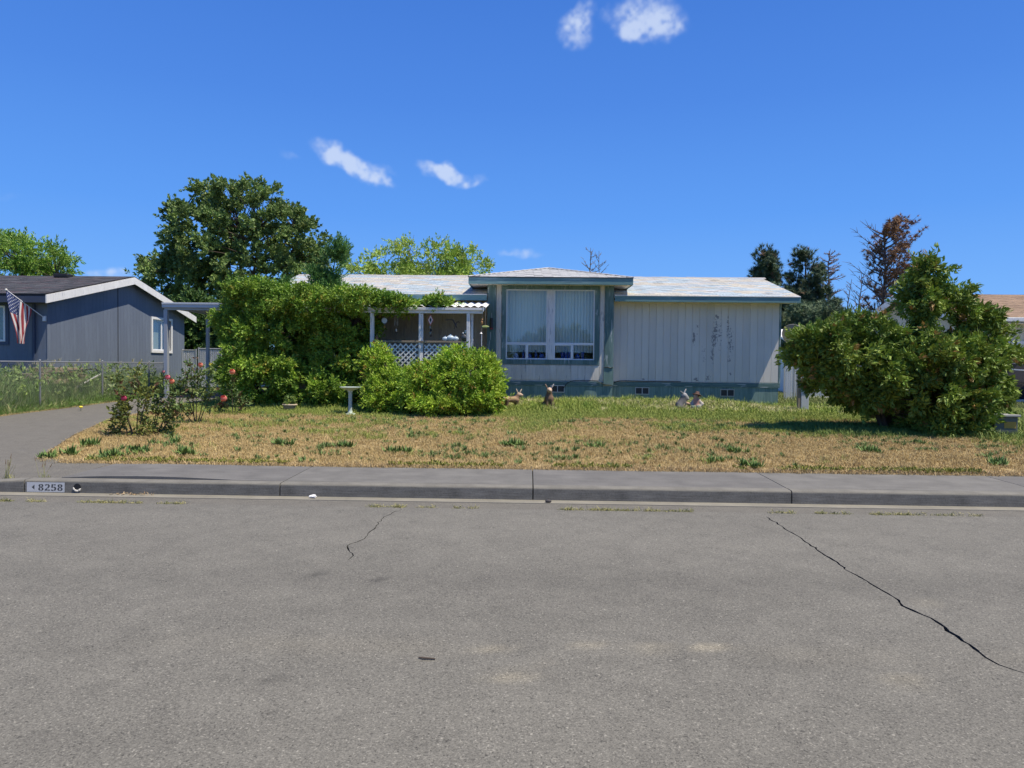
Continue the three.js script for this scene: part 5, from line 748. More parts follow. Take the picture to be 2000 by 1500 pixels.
// crown from ellipsoids [cx, cy, cz, rx, ry, rz, weight]: clumps of sprigs with gaps between them
function crown(blobs, nClump, per, sig, cols, o = {}) {
  const items = [], centers = [], wsum = []; let acc = 0; for (const b of blobs) { acc += (b[6] ?? 1) * (b[3] * b[4] + b[4] * b[5] + b[3] * b[5]); wsum.push(acc); }
  let guard = 0;
  while (centers.length < nClump && guard++ < nClump * 6) {
    const r0 = R() * acc, b = blobs[wsum.findIndex((w) => w >= r0)], d = rndDir(), f = Math.pow(rr(o.inner ?? 0.12, 1), o.pow ?? 0.45), p = V(b[0] + d.x * b[3] * f, b[1] + d.y * b[4] * f, b[2] + d.z * b[5] * f);
    if (o.floor !== undefined && p.y < o.floor) continue;
    let deep = false; for (const k of blobs) if (k !== b) { const q = ((p.x - k[0]) / k[3]) ** 2 + ((p.y - k[1]) / k[4]) ** 2 + ((p.z - k[2]) / k[5]) ** 2; if (q < 0.35) deep = true; } if (deep && R() < 0.75) continue;
    centers.push(p); const ct = R(), pc = mix3(cols[0], cols[1], ct), sc = rr(0.75, 1.3), dark = rr(0.82, 1.15), n = Math.round(per * rr(0.6, 1.4));
    for (let i = 0; i < n; i++) {
      const x = V(p.x + gauss() * sig * sc * (o.sx ?? 1), p.y + gauss() * sig * sc * (o.sy ?? 0.8), p.z + gauss() * sig * sc); if (o.floor !== undefined && x.y < o.floor) continue;
      const out = x.clone().sub(V(b[0], b[1], b[2])).normalize(), dir = out.multiplyScalar(0.75).add(rndDir().multiplyScalar(0.8)).add(V(0, o.lift ?? 0.25, 0)).normalize();
      const h = R(), cc = o.accent && R() < (o.accentP ?? 0.05) ? o.accent : mix3(pc, cols[h < 0.5 ? 0 : 1], 0.35 * R()); const j = dark * rr(0.8, 1.2) * (o.gain ?? 2.25); items.push({ p: x, d: dir, s: rr(0.75, 1.25), c: [cc[0] * j, cc[1] * j, cc[2] * j] });
    }
  }
  for (let k = 0; k < (o.shoots ?? 0); k++) {        // stray shoots that break the outline
    const c = centers[Math.floor(R() * centers.length)], b = blobs.reduce((m, q) => V(q[0], q[1], q[2]).distanceTo(c) < V(m[0], m[1], m[2]).distanceTo(c) ? q : m), d = c.clone().sub(V(b[0], b[1], b[2])).normalize().add(rndDir().multiplyScalar(0.5)).add(V(0, 0.35, 0)).normalize(), L = rr(0.5, 1.2) * (o.shootL ?? 0.5), n = 5 + Math.floor(R() * 4), cc = mix3(cols[0], cols[1], rr(0.4, 1.1));
    for (let i = 0; i < n; i++) { const t = i / n, p = c.clone().addScaledVector(d, L * t).add(V(gauss() * 0.02, -L * 0.25 * t * t, gauss() * 0.02)); if (o.floor !== undefined && p.y < o.floor) continue; items.push({ p, d: d.clone().add(rndDir().multiplyScalar(0.5)).normalize(), s: mix(1, 0.6, t) * rr(0.8, 1.1), c: cc.map((q) => q * (o.gain ?? 2.25) * rr(0.85, 1.15)) }); }
  }
  return { items, centers };
}
function limbs(nodes, centers, r0, r1, o = {}) {     // a bent tapered limb from the nearest trunk node to each clump centre
  const gs = []; for (const c of centers) {
    let best = null, bd = 1e9; for (const n of nodes) { const d = n.distanceTo(c) + Math.max(0, n.y - c.y) * 1.5; if (d < bd) { bd = d; best = n; } }
    const mid = best.clone().lerp(c, 0.5).add(V(rr(-0.1, 0.1), rr(0, 0.18) * (o.sag ?? 1), rr(-0.1, 0.1)).multiplyScalar(bd * 0.6)), pts = [], rad = []; for (let k = 0; k <= 4; k++) { const t = k / 4; pts.push(best.clone().multiplyScalar((1 - t) ** 2).add(mid.clone().multiplyScalar(2 * t * (1 - t))).add(c.clone().multiplyScalar(t * t))); rad.push(mix(r0, r1, t)); } gs.push(taper(pts, rad, 4));
  } return gs;
}
function plant(name, label, cat, base, group, trunks, cr, geo, mt, wood, o = {}) {     // trunks: lists of [point, radius]
  const t = thing(name, label, cat, base, group), gs = [], nodes = [];
  for (const tr of trunks) { const c = new THREE.CatmullRomCurve3(tr.map((k) => k[0])), n = 10, pts = c.getPoints(n), rad = pts.map((_, i) => { const f = i / n * (tr.length - 1), a = Math.floor(Math.min(f, tr.length - 2)); return mix(tr[a][1], tr[a + 1][1], f - a); }); gs.push(taper(pts, rad, 7)); nodes.push(...pts.slice(o.from ?? 3)); }
  gs.push(...limbs(nodes, o.every ? cr.centers.filter((_, i) => i % o.every === 0) : cr.centers, o.r0 ?? 0.03, o.r1 ?? 0.008, o));
  part(t, o.woodName ?? 'trunk', gs, wood); const n = geo.length, sets = geo.map(() => []); cr.items.forEach((it, i) => sets[i % n].push(it)); geo.forEach((g, i) => instances(t, o.crownName ?? 'crown', g, mt, sets[i], t.off)); return t;
}
// blob from pixels: centre px, py, half width px, half height px at depth z, thickness in metres
const bl = (px, py, rx, ry, z, tz, w = 1) => { const c = W(px, py, z), k = -z / FPX; return [c.x, c.y, z, rx * k, ry * k, tz, w]; };
reseed(201);
const fiveLeaf = (L) => sprig(5, L, L * 0.42, 0.0, { open: 1.0 });
{ const o = scene.getObjectByName('planter_pot'), it = []; for (let i = 0; i < 26; i++) it.push({ p: V(o.position.x + gauss() * 0.1, o.position.y + 0.17 + R() * 0.16, o.position.z + gauss() * 0.08), d: rndDir().add(V(0, 0.9, 0)).normalize(), s: rr(0.7, 1.2), c: mix3([0.12, 0.22, 0.05], [0.28, 0.36, 0.09], R()) }); instances(o, 'foliage', sprig(5, 0.10, 0.045, 0.07), M.leaf, it, o.off); reseed(202); }
{ // big round tree behind the carport
  const z = -38, blobs = [bl(490, 430, 105, 75, z, 3.2), bl(395, 470, 75, 80, z + 0.6, 2.8), bl(565, 465, 70, 70, z - 0.4, 2.8), bl(480, 520, 150, 70, z, 3.4), bl(350, 540, 60, 55, z + 1, 2.2), bl(600, 520, 45, 55, z, 2.2), bl(300, 520, 28, 22, z, 1.0, 0.6), bl(400, 600, 90, 40, z, 2.5), bl(440, 385, 55, 30, z, 2.0)];
  const cr = crown(blobs, 430, 18, 0.24, [[0.06, 0.095, 0.028], [0.115, 0.16, 0.050]], { inner: 0.1, shoots: 120, shootL: 0.9 });
  const b = W(470, 700, z), gy = 0.4, top = W(480, 420, z); const tr = (dx, dz, r) => [[V(b.x + dx * 0.2, gy - 0.1, z), r], [V(b.x + dx * 0.5, gy + 2.2, z + dz * 0.3), r * 0.8], [V(b.x + dx, gy + 5.5, z + dz), r * 0.5], [V(b.x + dx * 1.5, top.y - 0.8, z + dz * 1.2), r * 0.15]];
  plant('round_tree', 'big round leafy tree rising behind the carport and blue house', 'tree', [b.x, gy, z], 'trees behind the houses', [tr(0, 0, 0.22), tr(-2.2, 0.6, 0.16), tr(2.0, -0.4, 0.16), tr(-0.9, -1, 0.13), tr(1.0, 0.9, 0.13)], cr, [sprig(6, 0.17, 0.13, 0.16), sprig(7, 0.15, 0.12, 0.2)], M.leaf, M.bark, { r0: 0.035, r1: 0.01 });
}
{ const z = -36, cr = crown([bl(40, 500, 70, 40, z, 2.2), bl(90, 510, 60, 30, z, 2), bl(10, 480, 40, 30, z, 2), bl(0, 550, 120, 40, z, 2.5)], 150, 17, 0.27, [[0.08, 0.15, 0.025], [0.15, 0.22, 0.045]]);
  const b = W(30, 700, z); plant('leafy_tree', 'light green leafy tree behind the blue house roof', 'tree', [b.x, 0.4, z], 'trees behind the houses', [[[V(b.x, 0.3, z), 0.2], [V(b.x + 0.2, 3.5, z), 0.14], [V(b.x + 0.4, 6.2, z), 0.05]], [[V(b.x, 1.5, z), 0.12], [V(b.x + 1.2, 4, z), 0.08], [V(b.x + 2.2, 5.8, z), 0.03]]], cr, [sprig(7, 0.16, 0.07, 0.2)], M.leaf, M.bark); }
{ const z = -33, cr = crown([bl(830, 510, 85, 38, z, 1.8), bl(760, 520, 70, 28, z, 1.8), bl(900, 515, 55, 28, z, 1.6), bl(830, 560, 130, 40, z, 2.2), bl(710, 515, 40, 25, z, 1.5)], 125, 15, 0.22, [[0.11, 0.17, 0.03], [0.20, 0.25, 0.05]], { inner: 0.2, shoots: 90, shootL: 0.9 });
  const b = W(830, 700, z), dead = []; for (let i = 0; i < 9; i++) { const s = W(rr(770, 815), 520, z), e = W(rr(765, 815), rr(455, 480), z); dead.push(taper([s, s.clone().lerp(e, 0.5).add(V(rr(-0.1, 0.1), 0, 0)), e], [0.025, 0.015, 0.004], 4)); }
  const t = plant('spreading_tree', 'yellow green spreading tree showing above the main roof', 'tree', [b.x, 0.4, z], 'trees behind the houses', [[[V(b.x, 0.3, z), 0.16], [V(b.x, 2.6, z), 0.12], [V(b.x + 0.3, 5.4, z), 0.04]], [[V(b.x, 1.8, z), 0.1], [V(b.x - 1.5, 4, z), 0.06], [V(b.x - 2.4, 5.3, z), 0.03]]], cr, [sprig(6, 0.14, 0.075, 0.22)], M.leaf, M.bark, { r0: 0.025, r1: 0.006 }); part(t, 'dead_twigs', dead, M.barkDead); }
{ // shady shrubs closing the gap behind the carport
  const z = -33; for (const [px, w, lab] of [[380, 55, 'dark shrub behind the slatted gates, under the round tree'], [455, 60, 'dark shrub behind the carport and its parked car'], [250, 70, 'dark shrub behind the blue house gable']]) { const b = W(px, 700, z), cr = crown([bl(px, 655, w, 55, z, 1.4), bl(px + 10, 620, w * 0.8, 45, z, 1.3), bl(px - 5, 700, w * 1.1, 40, z, 1.5)], 130, 26, 0.26, [[0.035, 0.07, 0.02], [0.07, 0.115, 0.03]], { floor: 0.4 }); plant('background_shrub', lab, 'shrub', [b.x, 0.4, z], 'shrubs behind the carport', [[[V(b.x, 0.3, z), 0.08], [V(b.x, 1.5, z), 0.06], [V(b.x, 3, z), 0.03]]], cr, [sprig(6, 0.16, 0.1, 0.16)], M.leaf, M.bark, { woodName: 'stem', crownName: 'foliage', every: 3 }); } }
{ // climbing vine over the porch end
  const z = -19.3, blobs = [bl(530, 650, 95, 80, z, 0.9), bl(480, 620, 50, 55, z - 0.2, 0.8), bl(600, 600, 110, 40, z, 1.0), bl(515, 735, 80, 58, z + 0.4, 0.9), bl(530, 612, 50, 45, z - 0.6, 0.4), bl(625, 690, 55, 75, z - 0.9, 0.25), bl(660, 700, 65, 85, z - 0.1, 0.7), bl(690, 640, 45, 65, z - 0.1, 0.6), bl(700, 585, 85, 22, z + 0.05, 0.9), bl(770, 595, 45, 11, z + 0.1, 0.7, 1.2), bl(500, 570, 55, 18, z, 0.9), bl(480, 720, 45, 60, z + 0.4, 0.8), bl(640, 760, 60, 28, z + 0.3, 0.7), bl(855, 592, 22, 7, z, 0.35, 1.6)];
  const cr = crown(blobs, 1250, 24, 0.11, [[0.065, 0.125, 0.018], [0.15, 0.215, 0.028]], { floor: 0.5, accent: [0.22, 0.20, 0.035], accentP: 0.04, inner: 0.35, lift: 0.1, shoots: 170 });
  const b = W(560, 790, z), st = (px, a) => [[V(W(px, 790, z).x, 0.35, z), 0.035], [V(W(px + a, 720, z).x, 1.4, z + 0.1), 0.03], [V(W(px + a * 2, 620, z).x, 2.7, z), 0.015]];
  plant('climbing_vine', 'huge mass of climbing vine swallowing the porch end', 'vine', [b.x, H(b.x, z), z], undefined, [st(500, 8), st(560, -6), st(620, 10), st(680, 5)], cr, [fiveLeaf(0.105), sprig(6, 0.10, 0.045, 0.12), sprig(5, 0.085, 0.042, 0.10)], M.leaf, M.bark, { woodName: 'stem', crownName: 'foliage', every: 4, r0: 0.012, r1: 0.004 });
}
{ // dark upright laurel growing through the vine
  const z = -19.9, blobs = [bl(652, 515, 15, 40, z, 0.25), bl(640, 575, 30, 35, z, 0.4), bl(618, 545, 10, 25, z, 0.2), bl(668, 488, 7, 18, z, 0.15), bl(590, 595, 30, 18, z, 0.4), bl(560, 560, 7, 12, z, 0.2, 0.7)];
  const cr = crown(blobs, 110, 16, 0.09, [[0.045, 0.10, 0.028], [0.085, 0.15, 0.045]], { lift: 0.8, inner: 0.2 }); const b = W(640, 780, z);
  plant('upright_laurel', 'dark upright laurel poking up through the vine', 'shrub', [b.x, H(b.x, z), z], undefined, [[[V(b.x, 0.35, z), 0.05], [V(b.x - 0.1, 2.2, z), 0.04], [V(b.x + 0.2, 4.6, z), 0.01]], [[V(b.x, 1.2, z), 0.03], [V(b.x - 0.5, 2.8, z), 0.025], [V(b.x - 0.55, 4, z), 0.01]]], cr, [sprig(8, 0.11, 0.04, 0.2, { open: 0.8 })], M.leaf, M.bark, { woodName: 'stem', crownName: 'foliage', every: 2, r0: 0.012, r1: 0.004 });
}
{ // rounded bush before the porch
  const z = -17.7, blobs = [bl(905, 745, 75, 62, z, 0.95), bl(835, 765, 70, 45, z, 0.85), bl(768, 762, 48, 40, z - 0.3, 0.7), bl(735, 715, 24, 35, z - 0.6, 0.4), bl(930, 780, 50, 28, z + 0.1, 0.8), bl(860, 790, 90, 20, z + 0.3, 0.8), bl(742, 790, 25, 14, z, 0.5)];
  const cr = crown(blobs, 560, 24, 0.11, [[0.085, 0.15, 0.018], [0.19, 0.25, 0.026]], { floor: 0.42, inner: 0.4, accent: [0.20, 0.14, 0.03], accentP: 0.04, gain: 2.4, shoots: 130, shootL: 0.4 }); const b = W(860, 800, z);
  plant('porch_bush', 'rounded bright green bush in front of the porch lattice', 'bush', [b.x, H(b.x, z), z], undefined, [[[V(b.x, 0.35, z), 0.04], [V(b.x, 0.8, z), 0.03], [V(b.x + 0.2, 1.3, z), 0.015]], [[V(b.x - 0.6, 0.35, z), 0.03], [V(b.x - 0.9, 0.8, z), 0.02], [V(b.x - 1.2, 1.2, z), 0.01]]], cr, [fiveLeaf(0.10), sprig(6, 0.09, 0.036, 0.13), sprig(5, 0.08, 0.035, 0.12)], M.leaf, M.bark, { woodName: 'stem', crownName: 'foliage', every: 4, r0: 0.012, r1: 0.004 });
}
{ // big shrub tree on the right with visible leaning trunk
  const z = -15, blobs = [bl(1700, 720, 95, 60, z, 1.2), bl(1645, 690, 75, 55, z + 0.1, 0.9), bl(1705, 670, 60, 50, z, 0.8), bl(1605, 682, 62, 44, z, 0.8), bl(1790, 695, 85, 62, z, 1.2), bl(1900, 680, 70, 35, z, 0.7), bl(1795, 592, 35, 60, z - 0.1, 0.5), bl(1812, 535, 18, 28, z, 0.3), bl(1855, 600, 40, 14, z, 0.4), bl(1862, 565, 28, 10, z, 0.25), bl(1870, 720, 80, 60, z, 1.1), bl(1935, 655, 40, 14, z, 0.35), bl(1960, 700, 42, 14, z, 0.35), bl(1868, 785, 60, 52, z + 0.2, 1.0), bl(1800, 780, 80, 60, z + 0.2, 1.3), bl(1690, 770, 55, 30, z, 0.9), bl(1940, 765, 38, 20, z, 0.5), bl(1620, 745, 40, 25, z, 0.6), bl(1830, 830, 80, 18, z + 0.3, 1.0), bl(1660, 640, 28, 22, z, 0.4), bl(1900, 620, 34, 18, z, 0.35), bl(1580, 702, 44, 32, z, 0.6)];
  const cr = crown(blobs.map((b) => { b[3] *= 0.84; b[4] *= 0.86; return b; }), 720, 20, 0.105, [[0.058, 0.10, 0.017], [0.135, 0.178, 0.03]], { floor: 0.36, inner: 0.3, accent: [0.19, 0.12, 0.04], accentP: 0.045, lift: -0.1, shoots: 150, shootL: 0.6 }); const b = W(1740, 850, z), gy = H(b.x, z);
  const st = (px, py, dz, r) => { const e = W(px, py, z + dz); return [[V(b.x + (e.x - b.x) * 0.08, gy - 0.05, z), r], [V(b.x + (e.x - b.x) * 0.4, gy + (e.y - gy) * 0.4, z + dz * 0.4), r * 0.75], [V(b.x + (e.x - b.x) * 0.75, gy + (e.y - gy) * 0.75, z + dz * 0.8), r * 0.45], [e, r * 0.2]]; };
  plant('shrub_tree', 'wide leafy shrub tree on the lawn beside the utility box', 'tree', [b.x, gy, z], undefined, [st(1640, 690, 0.2, 0.07), st(1720, 660, -0.3, 0.06), st(1800, 560, 0, 0.07), st(1880, 690, 0.2, 0.055), st(1940, 700, -0.1, 0.05), st(1690, 730, 0.5, 0.05)], cr, [sprig(5, 0.115, 0.055, 0.11, { open: 1.3, curl: 0.45 }), sprig(6, 0.10, 0.05, 0.14, { open: 1.2, curl: 0.4 })], M.leaf, M.bark, { every: 3, r0: 0.014, r1: 0.005, crownName: 'foliage' });
}
// pines and dead conifers behind on the right
function deadTree(name, label, px, pyTop, z, o) {
  const b = W(px, 700, z), yt = W(px, pyTop, z).y, gy = 0.4, t = thing(name, label, 'tree', [b.x, gy, z], 'bare trees behind the fence'), gs = [], tips = [];
  const trunk = []; for (let k = 0; k <= 8; k++) trunk.push(V(b.x + Math.sin(k * 1.3 + px) * 0.06 * k / 4, mix(gy - 0.1, yt, k / 8), z)); gs.push(taper(trunk, trunk.map((_, k) => mix(o.r, 0.012, k / 8)), 6));
  for (let i = 0; i < o.n; i++) {
    const f = mix(o.from, 0.97, i / o.n + R() / o.n), k = Math.min(7, Math.floor(f * 8)), s = trunk[k].clone().lerp(trunk[k + 1], f * 8 - k), a = R() * 6.283, L = o.len * (1 - f * (o.cone ?? 0.6)) * rr(0.6, 1.15);
    const e = s.clone().add(V(Math.cos(a) * L, L * (o.rise ?? 0.5) * rr(0.5, 1.3), Math.sin(a) * L)), m = s.clone().lerp(e, 0.5).add(V(0, -L * (o.sag ?? 0.12), 0)); const pts = []; for (let q = 0; q <= 4; q++) { const u = q / 4; pts.push(s.clone().multiplyScalar((1 - u) ** 2).add(m.clone().multiplyScalar(2 * u * (1 - u))).add(e.clone().multiplyScalar(u * u))); }
    gs.push(taper(pts, [o.r * 0.3, o.r * 0.23, o.r * 0.16, o.r * 0.1, 0.006], 4)); tips.push(e);
    for (let q = 0; q < o.tw; q++) { const u = rr(0.25, 1), c = pts[Math.min(3, Math.floor(u * 4))].clone().lerp(pts[Math.min(4, Math.floor(u * 4) + 1)], u * 4 % 1), l = L * rr(0.15, 0.35), d = e.clone().sub(s).normalize().add(rndDir().multiplyScalar(0.9)).add(V(0, 0.25, 0)).normalize(), e2 = c.clone().addScaledVector(d, l); gs.push(taper([c, c.clone().lerp(e2, 0.5).add(V(0, l * 0.05, 0)), e2], [0.017, 0.012, 0.006], 3)); tips.push(e2, c.clone().lerp(e2, 0.5)); }
  }
  part(t, 'trunk', gs, o.mat ?? M.barkDead); return { t, tips };
}
const needles = (n, L, w) => { const P = []; for (let i = 0; i < n; i++) { const d = rndDir(); d.y = Math.abs(d.y) * 0.9 + 0.15; d.normalize(); const s = V(d.z, 0, -d.x).normalize().multiplyScalar(w / 2), st = V(0, R() * L * 0.5, 0), e = st.clone().addScaledVector(d, L * rr(0.6, 1)); P.push([st.x - s.x, st.y, st.z - s.z], [st.x + s.x, st.y, st.z + s.z], [e.x, e.y, e.z]); } return tri(P); };
{
  reseed(211); const z = -40, nd = needles(26, 0.26, 0.03);
  const pine = (px, top, w, label) => { const b = W(px, 700, z), blobs = []; const n = 7; for (let k = 0; k < n; k++) { const py = mix(top + 12, 690, k / (n - 1)), ww = w * (0.28 + 0.72 * Math.sqrt(k / (n - 1))); blobs.push(bl(px + Math.sin(k * 2 + px) * ww * 0.25, py, ww, 24, z + rr(-0.5, 0.5), ww * 0.026)); } const cr = crown(blobs, 230, 22, 0.24, [[0.028, 0.055, 0.026], [0.06, 0.095, 0.045]], { lift: 0.9, inner: 0.2, accent: [0.13, 0.08, 0.045], accentP: 0.05, gain: 1.5 }); plant('pine_tree', label, 'tree', [b.x, 0.4, z], 'pines behind the fence', [[[V(b.x, 0.3, z), 0.22], [V(b.x, 3.5, z), 0.16], [V(b.x, W(px, top + 10, z).y, z), 0.03]]], cr, [nd], M.needle, M.bark, { every: 2 }); };
  pine(1496, 497, 42, 'dark pine showing above the roof end'); pine(1570, 502, 62, 'dense dark pine beyond the satellite dish'); 
  const shr = [bl(1560, 640, 60, 50, -36, 1.6), bl(1620, 640, 50, 60, -36, 1.6), bl(1680, 660, 50, 45, -36, 1.4)], cs = crown(shr, 170, 22, 0.24, [[0.03, 0.055, 0.025], [0.065, 0.09, 0.045]], { floor: 0.4 }), bb = W(1600, 700, -36); plant('evergreen_shrub', 'low dark evergreen thicket behind the white shed', 'shrub', [bb.x, 0.4, -36], undefined, [[[V(bb.x, 0.3, -36), 0.1], [V(bb.x, 1.5, -36), 0.08], [V(bb.x, 2.8, -36), 0.03]]], cs, [nd], M.needle, M.bark, { woodName: 'stem', crownName: 'foliage', every: 3 });
  deadTree('bare_larch', 'pale bare conifer full of fine twigs beside the dark pines', 1617, 486, -41, { r: 0.13, n: 130, from: 0.12, len: 1.7, tw: 11, rise: 0.35, cone: 0.75, mat: mat([0.22, 0.175, 0.165], 0.95) });
  deadTree('bare_sapling', 'thin bare tree, shorter one between larch and brown pine', 1656, 545, -39, { r: 0.08, n: 22, from: 0.3, len: 0.9, tw: 4, rise: 0.8 }); deadTree('bare_sapling', 'thin bare tree close beside the cream gable rake', 1676, 530, -39, { r: 0.09, n: 26, from: 0.3, len: 1.0, tw: 4, rise: 0.8 });
  const d = deadTree('dying_pine', 'tall dying pine with rust brown needles and bare limbs', 1722, 436, -42, { r: 0.17, n: 90, from: 0.26, len: 3.0, tw: 10, rise: 0.8, cone: 0.6, mat: mat([0.10, 0.075, 0.065], 0.95) });
  const it = d.tips.filter((p) => p.x > W(1712, 500, -42).x && R() < 0.75).map((p) => ({ p: p.clone(), d: rndDir().add(V(0, 0.6, 0)).normalize(), s: rr(0.7, 1.2), c: mix3([0.30, 0.15, 0.065], [0.20, 0.13, 0.075], R()) })); instances(d.t, 'crown', nd, M.needle, it, d.t.off);
  deadTree('bare_tree', 'bare twiggy tree peeking over the bay roof', 1148, 484, -44, { r: 0.1, n: 34, from: 0.45, len: 1.3, tw: 6, rise: 0.7, mat: mat([0.16, 0.15, 0.15], 0.95) }); deadTree('bare_tree', 'thin bare tree, smaller twin beside the twiggy one', 1170, 490, -44, { r: 0.09, n: 26, from: 0.45, len: 1.1, tw: 6, rise: 0.7, mat: mat([0.16, 0.15, 0.15], 0.95) });
}
// trees across the street, mirrored in the big window
reseed(221);
for (const [x, z, h, w] of [[-6, 26, 7, 3.2], [3, 30, 6, 3.4], [11, 27, 8, 3.4], [-15, 29, 8, 3.6]]) { const cr = crown([[x, h * 0.62, z, w, h * 0.3, w * 0.8], [x + w * 0.5, h * 0.5, z, w * 0.8, h * 0.22, w * 0.7], [x - w * 0.5, h * 0.48, z, w * 0.8, h * 0.22, w * 0.7]], 120, 22, 0.4, [[0.05, 0.09, 0.025], [0.1, 0.15, 0.04]]); plant('street_tree', 'leafy tree across the street, mirrored in the window', 'tree', [x, -0.14, z], 'trees across the street', [[[V(x, -0.2, z), 0.2], [V(x, h * 0.35, z), 0.14], [V(x, h * 0.75, z), 0.05]]], cr, [sprig(6, 0.24, 0.16, 0.25)], M.leaf, M.bark, { every: 3 }); }
// roses
{
  reseed(231); const rl = [sprig(5, 0.068, 0.046, 0.08, { open: 1.2 }), sprig(5, 0.06, 0.04, 0.09, { open: 1.2 })], rg = (r) => { const gs = []; for (let k = 0; k < 16; k++) { const ring = k < 4 ? 0.25 : k < 9 ? 0.6 : 1, g = new THREE.SphereGeometry(r * 0.62, 6, 4, 0.4, 1.5, 0.45, 1.25); g.translate(0, -r * 0.15, r * 0.32 * ring); g.rotateX(0.25 + ring * 0.6); g.rotateY(k * 2.4); gs.push(g); } return gs; };
  const bush = (name, label, z, canes, fl, nl, cols) => {
    const b0 = W(canes[0][0], canes[0][1], z), t = thing(name, label, 'rose bush', [b0.x, H(b0.x, z), z], 'rose bushes beside the driveway'), items = [];
    for (const [bx, by, tx, ty, k = 1] of canes) { const a0 = W(bx, by, z), a = V(a0.x, H(a0.x, z) - 0.03, z), e = W(tx, ty, z + rr(-0.25, 0.25)), m = a.clone().lerp(e, 0.5).add(V(rr(-0.06, 0.06), 0.05, rr(-0.06, 0.06))), pts = [], n = 6; for (let q = 0; q <= n; q++) { const u = q / n; pts.push(a.clone().multiplyScalar((1 - u) ** 2).add(m.clone().multiplyScalar(2 * u * (1 - u))).add(e.clone().multiplyScalar(u * u))); }
      part(t, 'cane', taper(pts, pts.map((_, q) => mix(0.011, 0.004, q / n)), 5), mat([0.10, 0.085, 0.05], 0.9));
      for (let i = 0; i < nl * k * 0.75; i++) { const u = Math.pow(rr(0.12, 1), 0.5), q = Math.min(n - 1, Math.floor(u * n)), p = pts[q].clone().lerp(pts[q + 1], u * n - q).add(V(gauss() * 0.075, gauss() * 0.06, gauss() * 0.075)), c = R() < 0.12 ? [0.17, 0.09, 0.045] : mix3(cols[0], cols[1], R()); items.push({ p, d: rndDir().add(V(0, 0.5, 0)).normalize(), s: rr(0.8, 1.5), c }); } }
    rl.forEach((g, i) => instances(t, 'foliage', g, M.leaf, items.filter((_, k) => k % 2 === i), t.off));
    for (const [px, py, r, c, lab] of fl) { const p = W(px, py, z + 0.2), m = phys(c, { roughness: 0.7, side: THREE.DoubleSide, transmission: 0.15, thickness: 0 }); const g = mergeGeometries(rg(r * 1.25)); g.rotateX(0.7); part(t, 'rose', g.translate(p.x, p.y, p.z), m, { label: lab }); part(t, 'flower_stem', cyl(V(p.x, p.y - 0.03, p.z), V(p.x + rr(-0.02, 0.02), p.y - 0.3, p.z - 0.18), 0.004), mat([0.09, 0.12, 0.04], 0.8)); }
  };
  const gc = [[0.10, 0.17, 0.05], [0.22, 0.30, 0.08]], cor = [0.80, 0.27, 0.16], pk = [0.75, 0.19, 0.25], rd = [0.45, 0.045, 0.11];
  bush('rose_bush', 'leggy rose bush with one deep pink bloom low down', -12.6, [[262, 850, 228, 735, 1.3], [265, 850, 268, 720, 1.4], [258, 852, 225, 800, 1], [270, 852, 290, 760, 1], [262, 850, 240, 770, 0.8], [270, 852, 218, 838, 0.8], [262, 852, 290, 838, 0.7]], [[241, 776, 0.055, rd, 'deep pink rose bloom']], 34, [[0.10, 0.16, 0.045], [0.28, 0.29, 0.06]]);
  bush('rose_bush', 'rose bush topped by a pink and coral flower cluster', -12.9, [[300, 848, 325, 735, 1.1], [305, 850, 345, 760, 1.2], [298, 850, 310, 770, 0.8], [310, 852, 350, 800, 1], [300, 852, 280, 820, 0.7], [308, 852, 330, 838, 1]], [[327, 735, 0.048, pk, 'pink rose bloom'], [335, 743, 0.05, cor, 'coral rose bloom'], [319, 725, 0.024, [0.72, 0.25, 0.3], 'pink rosebud']], 30, gc);
  bush('rose_bush', 'tall rose bush with a single coral bloom at top', -14.8, [[384, 828, 391, 715, 1.2], [380, 828, 372, 700, 1.2], [386, 828, 412, 715, 1.1], [384, 828, 355, 740, 1], [388, 828, 425, 745, 1], [380, 830, 345, 790, 0.9]], [[391, 711, 0.055, cor, 'coral rose bloom']], 30, gc);
  bush('rose_bush', 'rose bush with two coral blooms close to the vine', -16.9, [[455, 805, 453, 728, 0.9], [450, 805, 437, 780, 0.8], [458, 806, 470, 770, 1], [455, 806, 485, 785, 1], [448, 806, 425, 795, 0.9]], [[453, 724, 0.075, cor, 'coral orange rose bloom'], [436, 776, 0.085, [0.80, 0.24, 0.19], 'coral pink rose bloom']], 22, gc);
}
